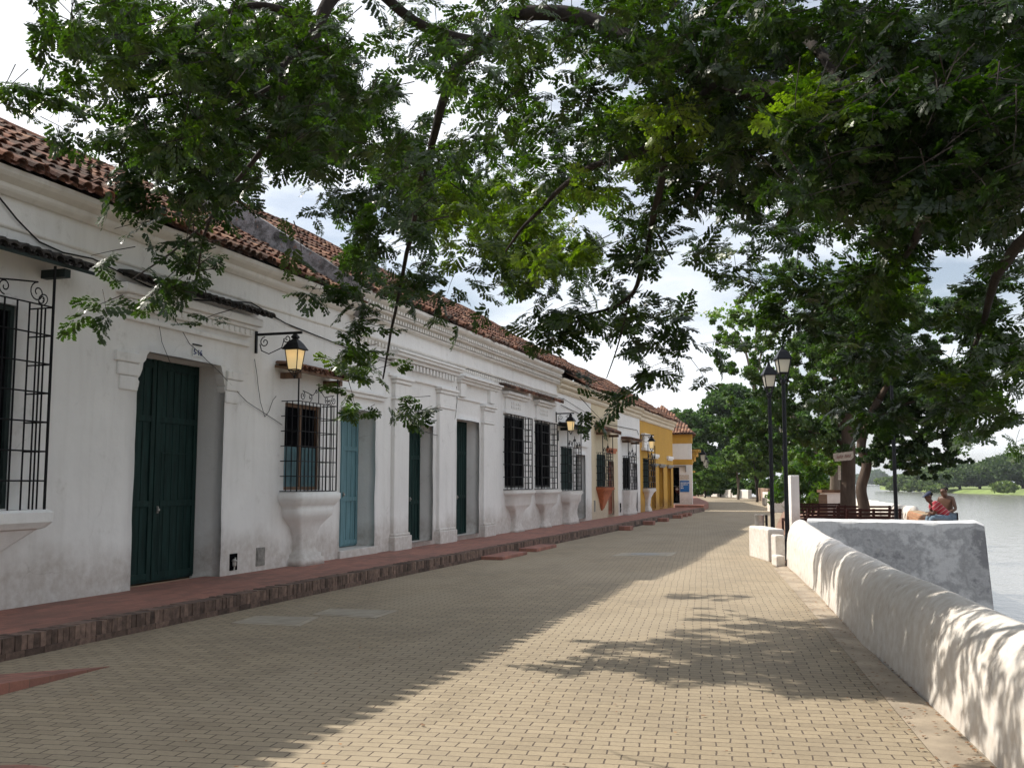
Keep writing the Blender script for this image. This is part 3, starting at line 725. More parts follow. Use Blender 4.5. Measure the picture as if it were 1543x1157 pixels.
# ---- house 2 : ornate white house with higher roof
h2 = empty('house', (-11, 26, 0), 'white house with dentilled cornice, pilasters and two narrow green doors', 'house')
D3 = (20.66, 22.1, .3, 3.0, .42); D4 = (23.66, 25.35, .3, 3.27, .45); W3 = (27.5, 29.4, 1.5, 3.62, .12); W4 = (30.62, 32.35, 1.5, 3.62, .12)
b = wall_mesh(19.4, 33.2, 0, 5.5, [D3, D4, W3, W4]); b.build('wall', M['white'], h2, smooth=True)
body(h2, 19.4, 33.2, 5.35, zr=7.95, xr=-12.9)
roof(17.78, 36.5, h2, xe=-8.86, ze=5.55, xr=-12.9, zr=8.0)
cornice(h2, 17.78, 33.3, 'cornice', [(5.36,5.54,.27),(5.20,5.27,.19),(5.02,5.08,.12),(4.62,4.68,.05)], [(5.28,5.35,.235,.14,.07),(5.10,5.18,.155,.14,.07),(4.52,4.60,.05,.16,.08)])
# rough gable between the two roofs
c = MB(); poly = [(-8.95,5.18),(-8.95,5.52),(-12.9,8.02),(-13.6,7.9),(-13.6,6.4),(-12.5,7.15)]
m_ = 14; V = []; 
for i in range(m_):
    t = i/(m_-1); x = -8.93-(12.9-8.93)*t; zb = 5.1+.55*(-8.93-x); zt = 5.64+.64*(-8.93-x)+.04*noise.noise(Vector((x*3,1,2)))
    V += [(x,17.72,zb-.2),(x,17.72,zt),(x,17.98,zt),(x,17.98,zb-.2)]
Fs = [(0,1,2,3)]
for i in range(m_-1):
    a = i*4; Fs += [(a,a+4,a+5,a+1),(a+1,a+5,a+6,a+2),(a+2,a+6,a+7,a+3)]
c.add(V, Fs); c.build('gable_wall', M['mossy'], h2)
def pilaster(parent, ya, yb, z1, mat='white', cap=True):
    c = MB(); c.box(XF-.02, XF+.09, ya, yb, .55, z1-.5)
    c.box(XF-.02, XF+.15, ya-.06, yb+.06, .18, .5); c.box(XF-.02, XF+.12, ya-.03, yb+.03, .5, .56)
    if cap:
        for z0_, z1_, pr, ex in ((z1-.5,z1-.44,.12,.03),(z1-.44,z1-.14,.10,.01),(z1-.14,z1-.06,.14,.05),(z1-.06,z1,.18,.1)):
            c.box(XF-.02, XF+pr, ya-ex, yb+ex, z0_, z1_)
    return c.build('pilaster', M[mat], parent, bevel=.02)
pilaster(h2, 19.72, 20.5, 3.95); pilaster(h2, 22.3, 23.3, 3.95); pilaster(h2, 25.5, 26.3, 3.75)
c = MB()
for z0_, z1_, pr in ((3.95,4.02,.06),(4.32,4.40,.16),(4.40,4.47,.24),(4.47,4.52,.28)): c.box(XF-.02, XF+pr, 19.5, 23.5, z0_, z1_)
y = 19.6
while y < 23.3: c.box(XF, XF+.13, y, y+.10, 4.17, 4.31); y += .2
c.build('door_entablature', M['white'], h2, bevel=.015)
c = MB()
for z0_, z1_, pr in ((3.78,3.83,.05),(4.20,4.27,.13),(4.27,4.33,.2),(4.33,4.38,.26)): c.box(XF-.02, XF+pr, 23.62, 26.7, z0_, z1_)
for a in (23.7, 26.0): c.box(XF-.02, XF+.10, a, a+.4, 3.84, 4.2)
c.build('door_entablature', M['white'], h2, bevel=.015)
door(h2, D3[0], D3[1], .22, 3.0, .35, 'green', 2); door(h2, D4[0], D4[1], .22, 3.28, .38, 'green', 2)
meterbox(h2, 22.8, .5, .2, .33, True)
for Wd, (ga, gb) in ((W3,(27.4,29.5)),(W4,(30.55,32.45))):
    w_ = window(h2, *Wd[:4], depth=.06, frame='iron'); grille(w_, ga, gb, 1.45, 3.62, .24, 6, 6, .013, fancy=True)
    c = MB(); yc = (ga+gb)/2; loft(c, [(1.44,1.02,.36),(1.38,1.05,.40),(1.30,1.0,.36),(1.26,.9,.30),(1.0,.86,.28),(.96,.82,.26),(.84,.5,.2),(.6,.3,.15),(.38,.27,.15),(.28,.36,.2),(.2,.40,.22)], yc); c.build('window_sill', M['white'], w_, smooth=True)
    c = MB()
    for z0_, z1_, pr, ex in ((3.66,3.74,.10,.0),(3.74,4.14,.06,.12),(4.14,4.22,.14,.02),(4.22,4.30,.22,-.08)): c.box(XF-.02, XF+pr, ga+ex, gb-ex, z0_, z1_)
    for i in range(6):
        for j in range(2): c.box(XF+.06, XF+.085, yc-.5+i*.17, yc-.42+i*.17, 3.84+j*.12, 3.92+j*.12)
    c.build('window_entablature', M['white'], w_, bevel=.012)
tile_hood(h2, 27.0, 29.95, 4.36, .34, 'tile', corbels=False); tile_hood(h2, 30.1, 33.1, 4.36, .34, 'tile', corbels=False)

# ---- house 3
h3 = empty('house', (-11, 35.7, 0), 'white house with one barred window and recessed grey doorway, beside the cream house', 'house')
D5 = (35.9, 37.4, .3, 2.7, .38); W5 = (33.8, 35.4, 1.4, 2.9, .12)
b = wall_mesh(33.2, 38.4, 0, 5.2, [D5, W5]); b.build('wall', M['white2'], h3, smooth=True)
body(h3, 33.2, 38.4, 5.1)
roof(36.5, 43.5, h3, ze=5.3, xr=-12.9, zr=7.75)
cornice(h3, 33.3, 38.4, 'cornice_cream', [(5.1,5.28,.25),(4.95,5.08,.17),(4.78,4.93,.09)])
door(h3, D5[0], D5[1], .3, 2.7, .33, 'green', 1)
w_ = window(h3, *W5[:4], leafmat='green', depth=.07, split=.95, frame='green'); grille(w_, 33.7, 35.6, 1.38, 2.9, .28, 5, 5, .012, crest=.3, rods=.6, fancy=True)
c = MB(); loft(c, [(1.37,.95,.34),(1.3,.98,.38),(1.2,.9,.32),(.98,.86,.3),(.94,.7,.28),(.7,.6,.24),(.5,.6,.24),(.3,.66,.28),(.2,.7,.3)], 34.65); c.build('window_sill', M['white2'], w_, smooth=True)
tile_hood(h3, 33.4, 36.6, 3.62, .42, 'tile_dark', .12)
c = MB(); c.box(XF-.02, XF+.06, 35.7, 37.7, 3.0, 3.1); c.build('door_moulding', M['white2'], h3); c = MB(); c.box(XF-.02, XF+.012, 33.35, 33.5, 3.1, 3.45); c.build('wall_slot', M['iron'], h3)
# ---- house 4
h4 = empty('house', (-11, 40.9, 0), 'narrow cream house with salmon coloured trim and red-brown door', 'house')
D6 = (41.4, 42.6, .3, 2.55, .3); W6 = (39.3, 40.9, 1.5, 2.8, .1)
b = wall_mesh(38.4, 43.45, 0, 5.2, [D6, W6]); b.build('wall', M['cream'], h4, smooth=True)
body(h4, 38.4, 43.45, 5.1, mat='cream')
roof(43.5, 48.6, h4, ze=5.28, xr=-12.9, zr=7.75)
cornice(h4, 38.4, 43.45, 'cornice_cream', [(5.1,5.28,.25),(4.95,5.08,.17),(4.78,4.93,.09)])
door(h4, D6[0], D6[1], .3, 2.55, .12, 'reddoor', 1)
w_ = window(h4, *W6[:4], leafmat='green', depth=.06, split=.95, frame='green'); grille(w_, 39.2, 41.1, 1.48, 2.85, .28, 6, 5, .012, crest=.3, rods=.7, fancy=True)
c = MB(); loft(c, [(1.47,.95,.34),(1.38,.98,.38),(1.33,.85,.30),(1.0,.5,.2),(.62,.2,.08),(.52,.06,.02)], 40.15); c.build('window_sill', M['salmon'], w_, smooth=True)
tile_hood(h4, 38.9, 42.0, 3.72, .5, 'tile', .45); c = MB(); c.box(XF-.02, XF+.07, 41.1, 43.0, 3.0, 3.12); c.box(XF-.02, XF+.03, 41.15, 42.95, 2.9, 3.0); c.build('door_moulding', M['salmon'], h4)
meterbox(h4, 38.75, .5, .25, .45)
# ---- house 5
h5 = empty('house', (-11, 46, 0), 'small white house between the cream and yellow houses, with barred window', 'house')
D7 = (46.85, 48.0, .3, 2.55, .5); W7 = (44.5, 46.1, 1.35, 2.8, .1)
b = wall_mesh(43.45, 48.7, 0, 5.2, [D7, W7]); b.build('wall', M['white2'], h5, smooth=True)
body(h5, 43.45, 48.7, 5.1)
roof(48.6, 53, h5, ze=5.24, xr=-12.9, zr=7.7)
cornice(h5, 43.45, 48.7, 'cornice_cream', [(5.1,5.28,.25),(4.95,5.08,.17),(4.78,4.93,.09)])
door(h5, D7[0], D7[1], .3, 2.55, .45, 'greydoor', 1)
w_ = window(h5, *W7[:4], leafmat='dark', depth=.06, frame='iron'); grille(w_, 44.4, 46.3, 1.33, 2.85, .28, 6, 5, .013, crest=.3, rods=.7, fancy=True)
c = MB(); loft(c, [(1.32,.98,.34),(1.25,1.0,.38),(1.18,.9,.32),(.5,.85,.28),(.3,.95,.3),(.2,.98,.32)], 45.35); c.build('window_sill', M['white2'], w_, smooth=True)
tile_hood(h5, 44.1, 46.9, 3.6, .45, 'tile', .1); c = MB(); c.box(XF-.02, XF+.05, 46.6, 48.4, 2.85, 2.95); c.build('door_moulding', M['white2'], h5)
meterbox(h5, 43.75, .35, .25, .4, True)
# ---- house 6 (yellow)
h6 = empty('house', (-11, 54, 0), 'ochre yellow house with tall narrow doorways and lantern', 'house')
ops = [(51.9,53.1,.3,2.5,.35),(54.3,55.7,.3,2.5,.35),(57.1,58.4,.3,2.5,.35)]; W8 = (49.5, 51.2, 1.4, 2.85, .1)
b = wall_mesh(48.7, 59.2, 0, 5.15, ops+[W8], step=.35); b.build('wall', M['yellow'], h6, smooth=True)
body(h6, 48.7, 59.2, 5.05, mat='yellow')
roof(53, 59.35, h6, ze=5.2, xr=-12.9, zr=7.65)
cornice(h6, 48.7, 59.35, 'cornice_cream', [(5.05,5.22,.25),(4.9,5.03,.17),(4.72,4.88,.09)])
for o_ in ops:
    door(h6, o_[0], o_[1], .25, 2.5, .3, 'ochre_shade', 2, knob=False)
    c = MB(); c.box(XF-.02, XF+.14, o_[0]-.25, o_[1]+.25, 2.55, 2.66); c.box(XF-.02, XF+.08, o_[0]-.15, o_[1]+.15, 2.48, 2.55); c.build('lintel_ledge', M['meter'], h6)
for a in (52.0, 57.0): c = MB(); c.box(XF-.02, XF+.12, a-.1, a+1.8, 3.0, 3.16); c.box(XF-.02, XF+.07, a, a+1.7, 2.92, 3.0); c.build('white_ledge', M['white2'], h6)
w_ = window(h6, *W8[:4], leafmat='green', depth=.06, split=.9, frame='green'); grille(w_, 49.4, 51.4, 1.38, 2.85, .28, 6, 5, .014, crest=.3, rods=.7, fancy=True)
c = MB(); loft(c, [(1.37,.98,.34),(1.25,1.0,.38),(1.15,.7,.3),(.9,.4,.2),(.5,.3,.15),(.3,.4,.22),(.2,.45,.25)], 50.3); c.build('window_sill', M['white2'], w_, smooth=True)
c = MB(); c.box(XF-.02, XF+.2, 49.1, 51.5, 3.25, 3.38); c.box(XF-.02, XF+.12, 49.3, 51.4, 3.38, 4.0); c.box(XF-.02, XF+.2, 49.1, 51.5, 4.0, 4.1); c.build('window_entablature', M['white2'], w_)

# ---- house 7 (corner, stepped forward beyond the gap)
h7 = empty('house', (-11, 70, 0), 'corner house with yellow bands, white front, red tiles and blue poster beyond the gap', 'house')
Y7 = 62.; XR7 = AY(1043, 740, Y7)[0]; bend = -.168
def p7(px, py): return AY(px, py, Y7)
zt = p7(1040,655)[1]; z_b1 = p7(1030,668)[1]; z_b2 = p7(1030,692)[1]; z_b3 = p7(1030,700)[1]
def slab7(b, x0, x1, z0, z1, y0=Y7, y1=Y7+.3): b.box(x0, x1, y0, y1, z0, z1)
xd0 = p7(1012,740)[0]; xd1 = p7(1024,740)[0]; zd = p7(1018,704)[1]; zd0 = p7(1018,758)[1]
b = MB(); slab7(b, xd1, XR7, -.05, z_b3); slab7(b, -13, xd0, -.05, z_b3); slab7(b, xd0, xd1, zd, z_b3); slab7(b, xd0-.001, xd1+.001, -.05, zd0)
slab7(b, -13, XR7-.02, z_b2, z_b1)
# side walls follow the bend of the street
def side7(b, x, z0, z1, y1=88, inset=0): b.add([(x,Y7+.3,z0),(x+bend*(y1-Y7),y1,z0),(x+bend*(y1-Y7),y1,z1),(x,Y7+.3,z1)], [(0,1,2,3)])
side7(b, XR7, -.05, z_b3); side7(b, XR7-.02, z_b2, z_b1)
b.add([(-13,Y7,0),(-13,88,0),(-13,88,zt),(-13,Y7,zt)], [(0,1,2,3)]); b.add([(-13,88,0),(XR7+bend*26,88,0),(XR7+bend*26,88,zt),(-13,88,zt)], [(0,1,2,3)])
b.build('wall', M['white2'], h7)
b = MB(); slab7(b, -13, XR7+.03, z_b3, z_b2, Y7-.02); slab7(b, -13, XR7+.03, z_b1, zt+.1, Y7-.02); side7(b, XR7+.03, z_b3, z_b2); side7(b, XR7+.03, z_b1, zt+.1)
xl = p7(1003,655)[0]; b.build('yellow_band', M['yellow'], h7)
b = MB()
for yy in (64.5, 68.5): 
    xx = XR7+bend*(yy-Y7); b.box(xx-.1, xx+.6, yy-.6, yy+.6, 3.6, 3.75); b.box(xx-.1, xx+.45, yy-.5, yy+.5, 3.3, 3.6); b.box(xx-.1, xx+.3, yy-.4, yy+.4, 3.0, 3.3)
    b.box(xx-.1, xx+.25, yy-.4, yy+.4, 2.3, 2.4)
b.build('yellow_canopy', M['yellow'], h7)
b = MB(); b.box(xd0-.2, xd1+.2, Y7+1.6, Y7+1.7, 0, zd+.3); b.box(xd0-.3, xd0-.2, Y7+.3, Y7+1.7, 0, zd+.3); b.box(xd1+.2, xd1+.3, Y7+.3, Y7+1.7, 0, zd+.3); b.box(xd0-.3, xd1+.3, Y7+.3, Y7+1.7, zd+.31, zd+.4)
b.build('doorway', M['dark'], h7)
# hip roof facing the camera
b = MB(); ze_ = p7(1040,655)[1]+.05; xa = p7(1050,655)[0]; zt_ = 7.4
ncol = 26; x_l = -13.2
for i in range(ncol):
    xc = xa-.12-i*(xa-x_l)/ncol*.98; tilt = (xc-(xa+x_l)/2)/((xa-x_l)/2)
    for r_ in range(16):
        s0 = r_/16; s1 = (r_+1.2)/16; tn = min(1, max(0, random.gauss(.7,.2)))
        V = []
        for s in (s0, s1):
            lim = (xa-x_l)/2*(1-s)
            xx = (xa+x_l)/2+tilt*(xa-x_l)/2*1.0
            if abs(xx-(xa+x_l)/2) > lim-.02: V = None; break
            for k in range(6):
                t = math.pi*k/5; V.append((xx+.085*math.cos(t), Y7-.25+s*3.4, ze_+s*2.1+.08*math.sin(t)+(.02 if s == s0 else 0)))
        if V: b.add(V, [(k,k+1,k+7,k+6) for k in range(5)], tn)
b.add([(x_l,Y7-.2,ze_-.02),(xa,Y7-.2,ze_-.02),((xa+x_l)/2,Y7+3.15,ze_+2.05)], [(0,1,2)], .1)
b.add([(xa,Y7-.2,ze_-.02),(xa+bend*26,88,ze_-.02),((xa+x_l)/2+bend*24,88,ze_+2.05),((xa+x_l)/2,Y7+3.15,ze_+2.05)], [(0,1,2,3)], .5)
b.add([(x_l,Y7-.2,ze_-.02),(x_l,88,ze_-.02),((xa+x_l)/2+bend*24,88,ze_+2.05),((xa+x_l)/2,Y7+3.15,ze_+2.05)], [(0,3,2,1)], .5)
b.build('roof', M['tile'], h7)
# poster and fittings on the corner house
x0_, zz0 = p7(1025,741); x1_, zz1 = p7(1038.5,724)
ps = empty('poster', ((x0_+x1_)/2, Y7-.05, zz0), 'blue poster with white print on the corner house beside its dark doorway', 'poster')
b = MB(); b.box(x0_, x1_, Y7-.05, Y7-.03, zz0, zz1); b.build('board', M['poster'], ps)
b = MB()
for i in range(4):
    zl = zz1-.10-i*.11
    wds = [.9,.8,.28,.3][i]; xx = x0_+.05
    while xx < x0_+(x1_-x0_)*wds: ww = random.uniform(.04,.08); b.box(xx, xx+ww, Y7-.056, Y7-.051, zl-.06, zl); xx += ww+.025
b.build('lettering', M['posterw'], ps)
b = MB(); b.box(x0_-.03, x1_+.0, Y7-.06, Y7-.002, zz1+.1, zz1+.36); b.build('wall_panel', M['signw'], h7)
xq0, zq = p7(1012,702.5); xq1 = p7(1034,702)[0]
b = MB(); b.box(xq0, xq1, Y7-.14, Y7-.02, zq-.03, zq+.05); b.box(xq1-.05, xq1, Y7-.14, Y7-.02, zq-.35, zq-.03); b.build('pipe', M['meter'], h7)

# motorbike just inside that doorway
mt = empty('motorcycle', (xd1-.35, Y7+.7, .3), 'dark red motorcycle parked in the dark doorway of the corner house', 'motorcycle')
b = MB(); xm = (xd0+xd1)/2+.05; z0m = max(zd0,.32)
b.lathe((xm,Y7+.5,z0m+.75), [(.02,-.12),(.13,-.06),(.15,.05),(.05,.14)], 10); b.box(xm-.1, xm+.1, Y7+.55, Y7+1.2, z0m+.5, z0m+.75); b.box(xm-.14, xm+.14, Y7+.35, Y7+.5, z0m+.75, z0m+.95); b.build('body', M['redmoto'], mt, bevel=.03)
for yy in (Y7+.35, Y7+1.35):
    b = MB(); b.tube([(xm, yy+.27*math.cos(a), z0m+.29+.27*math.sin(a)) for a in [2*math.pi*i/14 for i in range(15)]], .05, 6); b.build('wheel', M['rubber'], mt)
b = MB(); b.tube([(xm-.33,Y7+.5,z0m+1.08),(xm,Y7+.42,z0m+1.0),(xm+.33,Y7+.5,z0m+1.08)], .018, 6); b.build('handlebar', M['metal'], mt)
b = MB(); b.lathe((xm,Y7+.3,z0m+.86), [(.01,-.08),(.08,-.04),(.09,.03),(.01,.08)], 10); b.build('headlight', M['glass_pane'], mt)

# ================================================================== wall lanterns
def lantern(px, Y, label, lit=True, arm=1.0, size=1., zarm=4.12, wallx=XF, group='wall lanterns along the house fronts'):
    o = empty('wall_lantern', (wallx, Y, zarm-.4), label, 'street lamp', group)
    b = MB(); b.box(wallx-.01, wallx+.03, Y-.025, Y+.025, zarm-.42*size, zarm+.06); b.box(wallx+.02, wallx+arm+.12, Y-.018, Y+.018, zarm-.02, zarm+.02)
    b.tube(spiral((wallx+.18, Y, zarm-.13), .09, 1.3, math.pi/2, 1, plane='x'), .009, 5)
    b.tube(spiral((wallx+arm*.80, Y, zarm-.09), .07, 1.3, math.pi, 1, plane='x'), .009, 5)
    b.tube([(wallx+.09, Y, zarm-.16),(wallx+.12,Y,zarm-.27),(wallx+.26,Y,zarm-.33),(wallx+.5,Y,zarm-.24),(wallx+arm*.73,Y,zarm-.08)], .009, 5)
    b.build('bracket', M['iron'], o)
    c = (wallx+arm, Y, zarm-.02); s = size; q = math.pi/4
    b = MB(); b.lathe(c, [(.03,.0),(.05,-.03*s),(.09*s,-.05*s),(.10*s,-.08*s),(.06*s,-.11*s),(.12*s,-.15*s),(.19*s,-.21*s),(.30*s,-.34*s),(.30*s,-.355*s),(.2*s,-.352*s)], 4, q)
    b.build('cap', M['iron'], o)
    b = MB()
    def ringz(r, z): return [(c[0]+r*math.cos(q+k*math.pi/2), c[1]+r*math.sin(q+k*math.pi/2), c[2]+z) for k in range(4)]
    t_, bo, tip = ringz(.225*s,-.355*s), ringz(.15*s,-.80*s), ringz(.03*s,-.93*s)
    for k in range(4):
        b.tube([t_[k], bo[k], tip[k]], .011*s, 5); b.tube([bo[k], bo[(k+1)%4]], .012*s, 5); b.tube([t_[k], t_[(k+1)%4]], .012*s, 5)
    b.lathe((c[0],c[1],c[2]-.99*s), [(.01,0),(.03*s,.02*s),(.035*s,.06*s)], 8); b.build('frame', M['iron'], o)
    b = MB(); g1, g2 = ringz(.215*s,-.36*s), ringz(.145*s,-.79*s); b.add(g1+g2, [(k,(k+1)%4,(k+1)%4+4,k+4) for k in range(4)]+[(4,5,6,7)])
    b.build('glass', M['glass_lit'] if lit else M['glass_pane'], o)
    if lit:
        b = MB(); b.lathe((c[0],c[1],c[2]-.42*s), [(.01,-.09*s),(.035*s,-.05*s),(.03*s,0),(.015*s,.04*s)], 8); b.build('bulb', M['bulb'], o)
    return o
glass = M['glass_lit']
def glassmat(name, lit):
    m, nt, b = newmat(name); b.inputs['Base Color'].default_value = (.78,.72,.55,1) if lit else (.75,.75,.72,1); b.inputs['Roughness'].default_value = .35
    t = N(nt, 'ShaderNodeBsdfTranslucent'); t.inputs[0].default_value = (.8,.76,.62,1); ms = N(nt, 'ShaderNodeMixShader'); ms.inputs[0].default_value = .6
    nt.links.new(b.outputs[0], ms.inputs[1]); nt.links.new(t.outputs[0], ms.inputs[2]); nt.links.new(ms.outputs[0], nt.nodes['Material Output'].inputs[0])
    if lit: b.inputs['Emission Color'].default_value = (1,.76,.38,1); b.inputs['Emission Strength'].default_value = .52
    return m
M['glass_lit'] = glassmat('lit_frosted_glass', True); M['glass_pane'] = glassmat('frosted_glass', False)
Ya = 14.33; arm = AY(444, 560, Ya)[0]-XF
lantern(0, Ya, 'lit black wall lantern on scrolled bracket between the green double door and small barred window', arm=arm, size=.74, zarm=4.10)
Yb = 33.15; arm = AY(860, 640, Yb)[0]-XF
lantern(0, Yb, 'lit wall lantern above the dark hood of the white house next to the cream house', arm=arm, size=.72, zarm=4.02)
Yc = 48.9; arm = AY(982, 670, Yc)[0]-XF
lantern(0, Yc, 'lit wall lantern on the yellow house', arm=arm, size=.8, zarm=3.98)
for i, (yy, zz, lb) in enumerate(((63.2, 3.75, 'unlit lantern nearest the edge of the corner house with the blue poster'), (68.0, 3.55, 'unlit lantern second along the side of the corner house'), (74.0, 3.5, 'unlit lantern third and farthest along the side of the corner house'))):
    xw = XR7+bend*(yy-Y7)
    lantern(0, yy, lb, lit=False, arm=.75+i*.35, size=.95, zarm=zz, wallx=xw, group='unlit lanterns on the corner house')

# ================================================================== cables
def cable(pxs, label, xf=XF+.03, r=.007, sag=.0, loc=None, group='black cables strung along the white fronts'):
    P_ = []
    for px, py in pxs:
        y, z = Fc(px, py, xf); P_.append(Vector((xf, y, z)))
    pts = []
    for a, c in zip(P_, P_[1:]):
        for i in range(5): t = i/5; pts.append(a.lerp(c, t)+Vector((.01*noise.noise((a.lerp(c,t))*3), 0, -sag*4*t*(1-t))))
    pts.append(P_[-1]); b = MB(); b.tube(pts, r, 5)
    o = b.build('cable', M['wire']); return tag(o, label, 'cable', group)
cable([(-40,270),(0,299),(25,330),(60,365),(95,381),(140,390),(200,420),(225,432),(290,452),(378,456)], 'black cable sagging over the first barred window to above the green double door', r=.011)
cable([(378,456),(430,487),(500,515),(548,533),(600,545),(640,556)], 'black cable running down right from above the lit lantern to behind the leaves', r=.011)
cable([(378,460),(440,492),(520,523),(590,548)], 'thinner cable just under the one beyond the first lantern', r=.006)
cable([(230,432),(263,480),(286,518),(330,560),(372,605),(425,640)], 'thin cable slanting down across the green double door to the small barred window', r=.005)
cable([(384,541),(388,570),(392,605),(399,628),(405,620),(411,603),(416,597)], 'thin lamp wire looping below the first lantern', r=.005)
cable([(238,480),(244,515),(256,545),(268,563),(280,565)], 'thin wire hanging in front of the green double door', r=.004)
cable([(615,552),(660,559),(705,556),(755,572),(800,587),(850,602)], 'cable crossing above the two narrow green doors', r=.010)
cable([(688,582),(689,605),(686,630),(678,645),(668,657),(655,655),(640,650)], 'wire hanging between the two narrow green doors', r=.006)
cable([(845,610),(880,627),(900,637),(935,643),(960,648),(962,655)], 'wires across the upper fronts of the cream and small white houses', r=.012)
cable([(848,600),(893,628),(930,640)], 'second thin wire above the cream house', r=.007)

# ================================================================== kerb steps, covers, ramps
steps = [((727,843),(776,838),.07,.5),((788,831),(826,826),.08,.45),((931,799),(953,796),.15,.4),((972,791),(987,789),.15,.4),((1002,786),(1016,783),.15,.4),((1026,781),(1038,779),.15,.4),((1040,779),(1050,777.5),.15,.38),((1050,777.5),(1058,776),.15,.38)]
names = ['lowest broad brick step at the kerb near the two green doors','second broad brick step at the kerb, below the barred windows','small brick step at the kerb before the cream house','small brick step at the kerb before the small white house','small brick step at the kerb before the yellow house lantern','small brick step at the kerb, third from the corner','small brick step at the kerb, second from the corner','small brick step at the kerb, last one before the corner']
def kx(y):
    for (xa_,ya_),(xb_,yb_) in zip(KERB, KERB[1:]):
        if ya_ <= y <= yb_: return xa_+(xb_-xa_)*(y-ya_)/(yb_-ya_)
for ((a,b_),(c_,d_),hh,pj), nm in zip(steps, names):
    xg, yg = G(a, b_); x2, y2 = G(c_, d_); L_ = .9 if hh < .1 else .55
    k = MB(); kk = kx(yg); k.box(kk+.002, kk+pj, yg, yg+L_*(1 if hh > .1 else 2.0), 0, hh); o = k.build('kerb_step', M['walk'], bevel=.01, loc=(kk+.2, yg, 0)); tag(o, nm, 'step', 'brick steps along the kerb')
k = MB(); p0 = G(165,1004); p1 = G(0,1047); p2 = G(0,1006)
d_ = Vector((p1[0]-p0[0], p1[1]-p0[1])); q1 = (p0[0]+d_.x*1.8, p0[1]+d_.y*1.8); q2 = (p2[0]-.35, p2[1]-1.6)
k.add([(p0[0],p0[1],0.0),(q1[0],q1[1],0),(q2[0],q2[1],0),(p0[0],p0[1],.004),(q1[0],q1[1],.15),(q2[0],q2[1],.10)], [(0,2,1),(3,4,5),(0,1,4,3),(1,2,5,4),(2,0,3,5)])
o = k.build('brick_ramp', M['walk'], loc=(p0[0],p0[1],0)); tag(o, 'low brick wedge ramp on the road by the kerb at the left edge', 'ramp')
k = MB(); c0 = G(-120,1230); V = [(c0[0],c0[1],.045)]; m_ = 14; c1 = G(128,1157); c2 = G(0,1126); rad = math.hypot(c1[0]-c0[0], c1[1]-c0[1])
for i in range(m_): a = 2*math.pi*i/m_; V.append((c0[0]+rad*math.cos(a), c0[1]+rad*math.sin(a)*.95, .003))
k.add(V, [(0,i+1,(i+1)%m_+1) for i in range(m_)]); o = k.build('brick_mound', M['walk'], smooth=True, loc=(c0[0],c0[1],0)); tag(o, 'low rounded reddish brick mound at the bottom left corner of the road', 'ramp')
for pts, nm in (([(347,939),(386,928),(482,930),(451,944)], 'left one of two grey concrete covers set in the road near the kerb'),
            ([(469,926),(498,917),(601,920),(565,932)], 'right one of two grey concrete covers set in the road near the kerb'),
            ([(920,838),(937,833),(1021,832),(1011,838)], 'pale concrete cover with round lid set in the shaded road farther on')):
    gp = [G(*p) for p in pts]; cx_ = sum(p[0] for p in gp)/4; cy_ = sum(p[1] for p in gp)/4
    e = empty('concrete_cover', (cx_, cy_, 0), nm, 'manhole cover', 'concrete covers in the road')
    k = MB(); k.prism(gp, -.01, .006); k.build('frame', M['concrete'], e)
    k = MB(); k.prism([(cx_+(x-cx_)*.8, cy_+(y-cy_)*.8) for x,y in gp], .0, .010); k.build('lid', M['lid'], e)
    if 'round' in nm:
        k = MB(); k.lathe((cx_,cy_,0), [(.34,.0),(.34,.014),(.3,.016)], 24); k.build('round_lid', M['meter'], e)

# ================================================================== parapet, terrace walls
def sweep(path, prof, closed_ends=True, amp=.02, s=1.3, hvar=None):
    """sweep a cross-section (offset to the right, z) along a ground path"""
    b = MB(); m = len(prof); P_ = []
    for (x0,y0),(x1,y1) in zip(path, path[1:]):
        L_ = math.hypot(x1-x0, y1-y0); k = max(1, int(L_/.16))
        for i in range(k): P_.append((x0+(x1-x0)*i/k, y0+(y1-y0)*i/k))
    P_.append(path[-1])
    V = []
    for i, (x, y) in enumerate(P_):
        a = P_[max(0,i-1)]; c = P_[min(len(P_)-1,i+1)]; d = Vector((c[0]-a[0], c[1]-a[1])).normalized(); r = Vector((d.y, -d.x))
        hv = hvar(i, len(P_), x, y) if hvar else 1
        for o_, z in prof:
            p = Vector((x+r.x*o_, y+r.y*o_, z*(hv if z > 0 else 1)))
            p = p+noise.noise_vector(p*s)*amp+noise.noise_vector(p*s*3.3)*amp*.22
            V.append(p)
    Fs = [tuple(range(m))[::-1], tuple(range((len(P_)-1)*m, len(P_)*m))]
    for i in range(len(P_)-1):
        for k in range(m): Fs.append((i*m+k, i*m+(k+1)%m, (i+1)*m+(k+1)%m, (i+1)*m+k))
    return b.add(V, Fs)
pp = [(0,-.05),(-.02,.0),(.0,.2),(.01,.4),(.035,.55),(.08,.66),(.14,.735),(.21,.78),(.28,.80),(.35,.785),(.40,.73),(.44,.6),(.46,.4),(.48,0),(.52,-1),(.6,-3.2),(.2,-3.2)]
path = [(1.75,-1.5),(1.33,2.6),(.9,6.2),(.62,8.5),(.24,11),(-.33,16.1),(-.80,19.6),(-.98,20.9)]
def hv(i, n, x, y): return .97+.02*noise.noise(Vector((0,y*.5,3)))+.17*max(0,min(1,(y-16.5)/3.8))**1.3
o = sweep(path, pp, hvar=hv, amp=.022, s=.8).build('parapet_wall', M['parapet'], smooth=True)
tag(o, 'long low rounded whitewashed parapet along the right of the road, dappled with shade', 'wall')
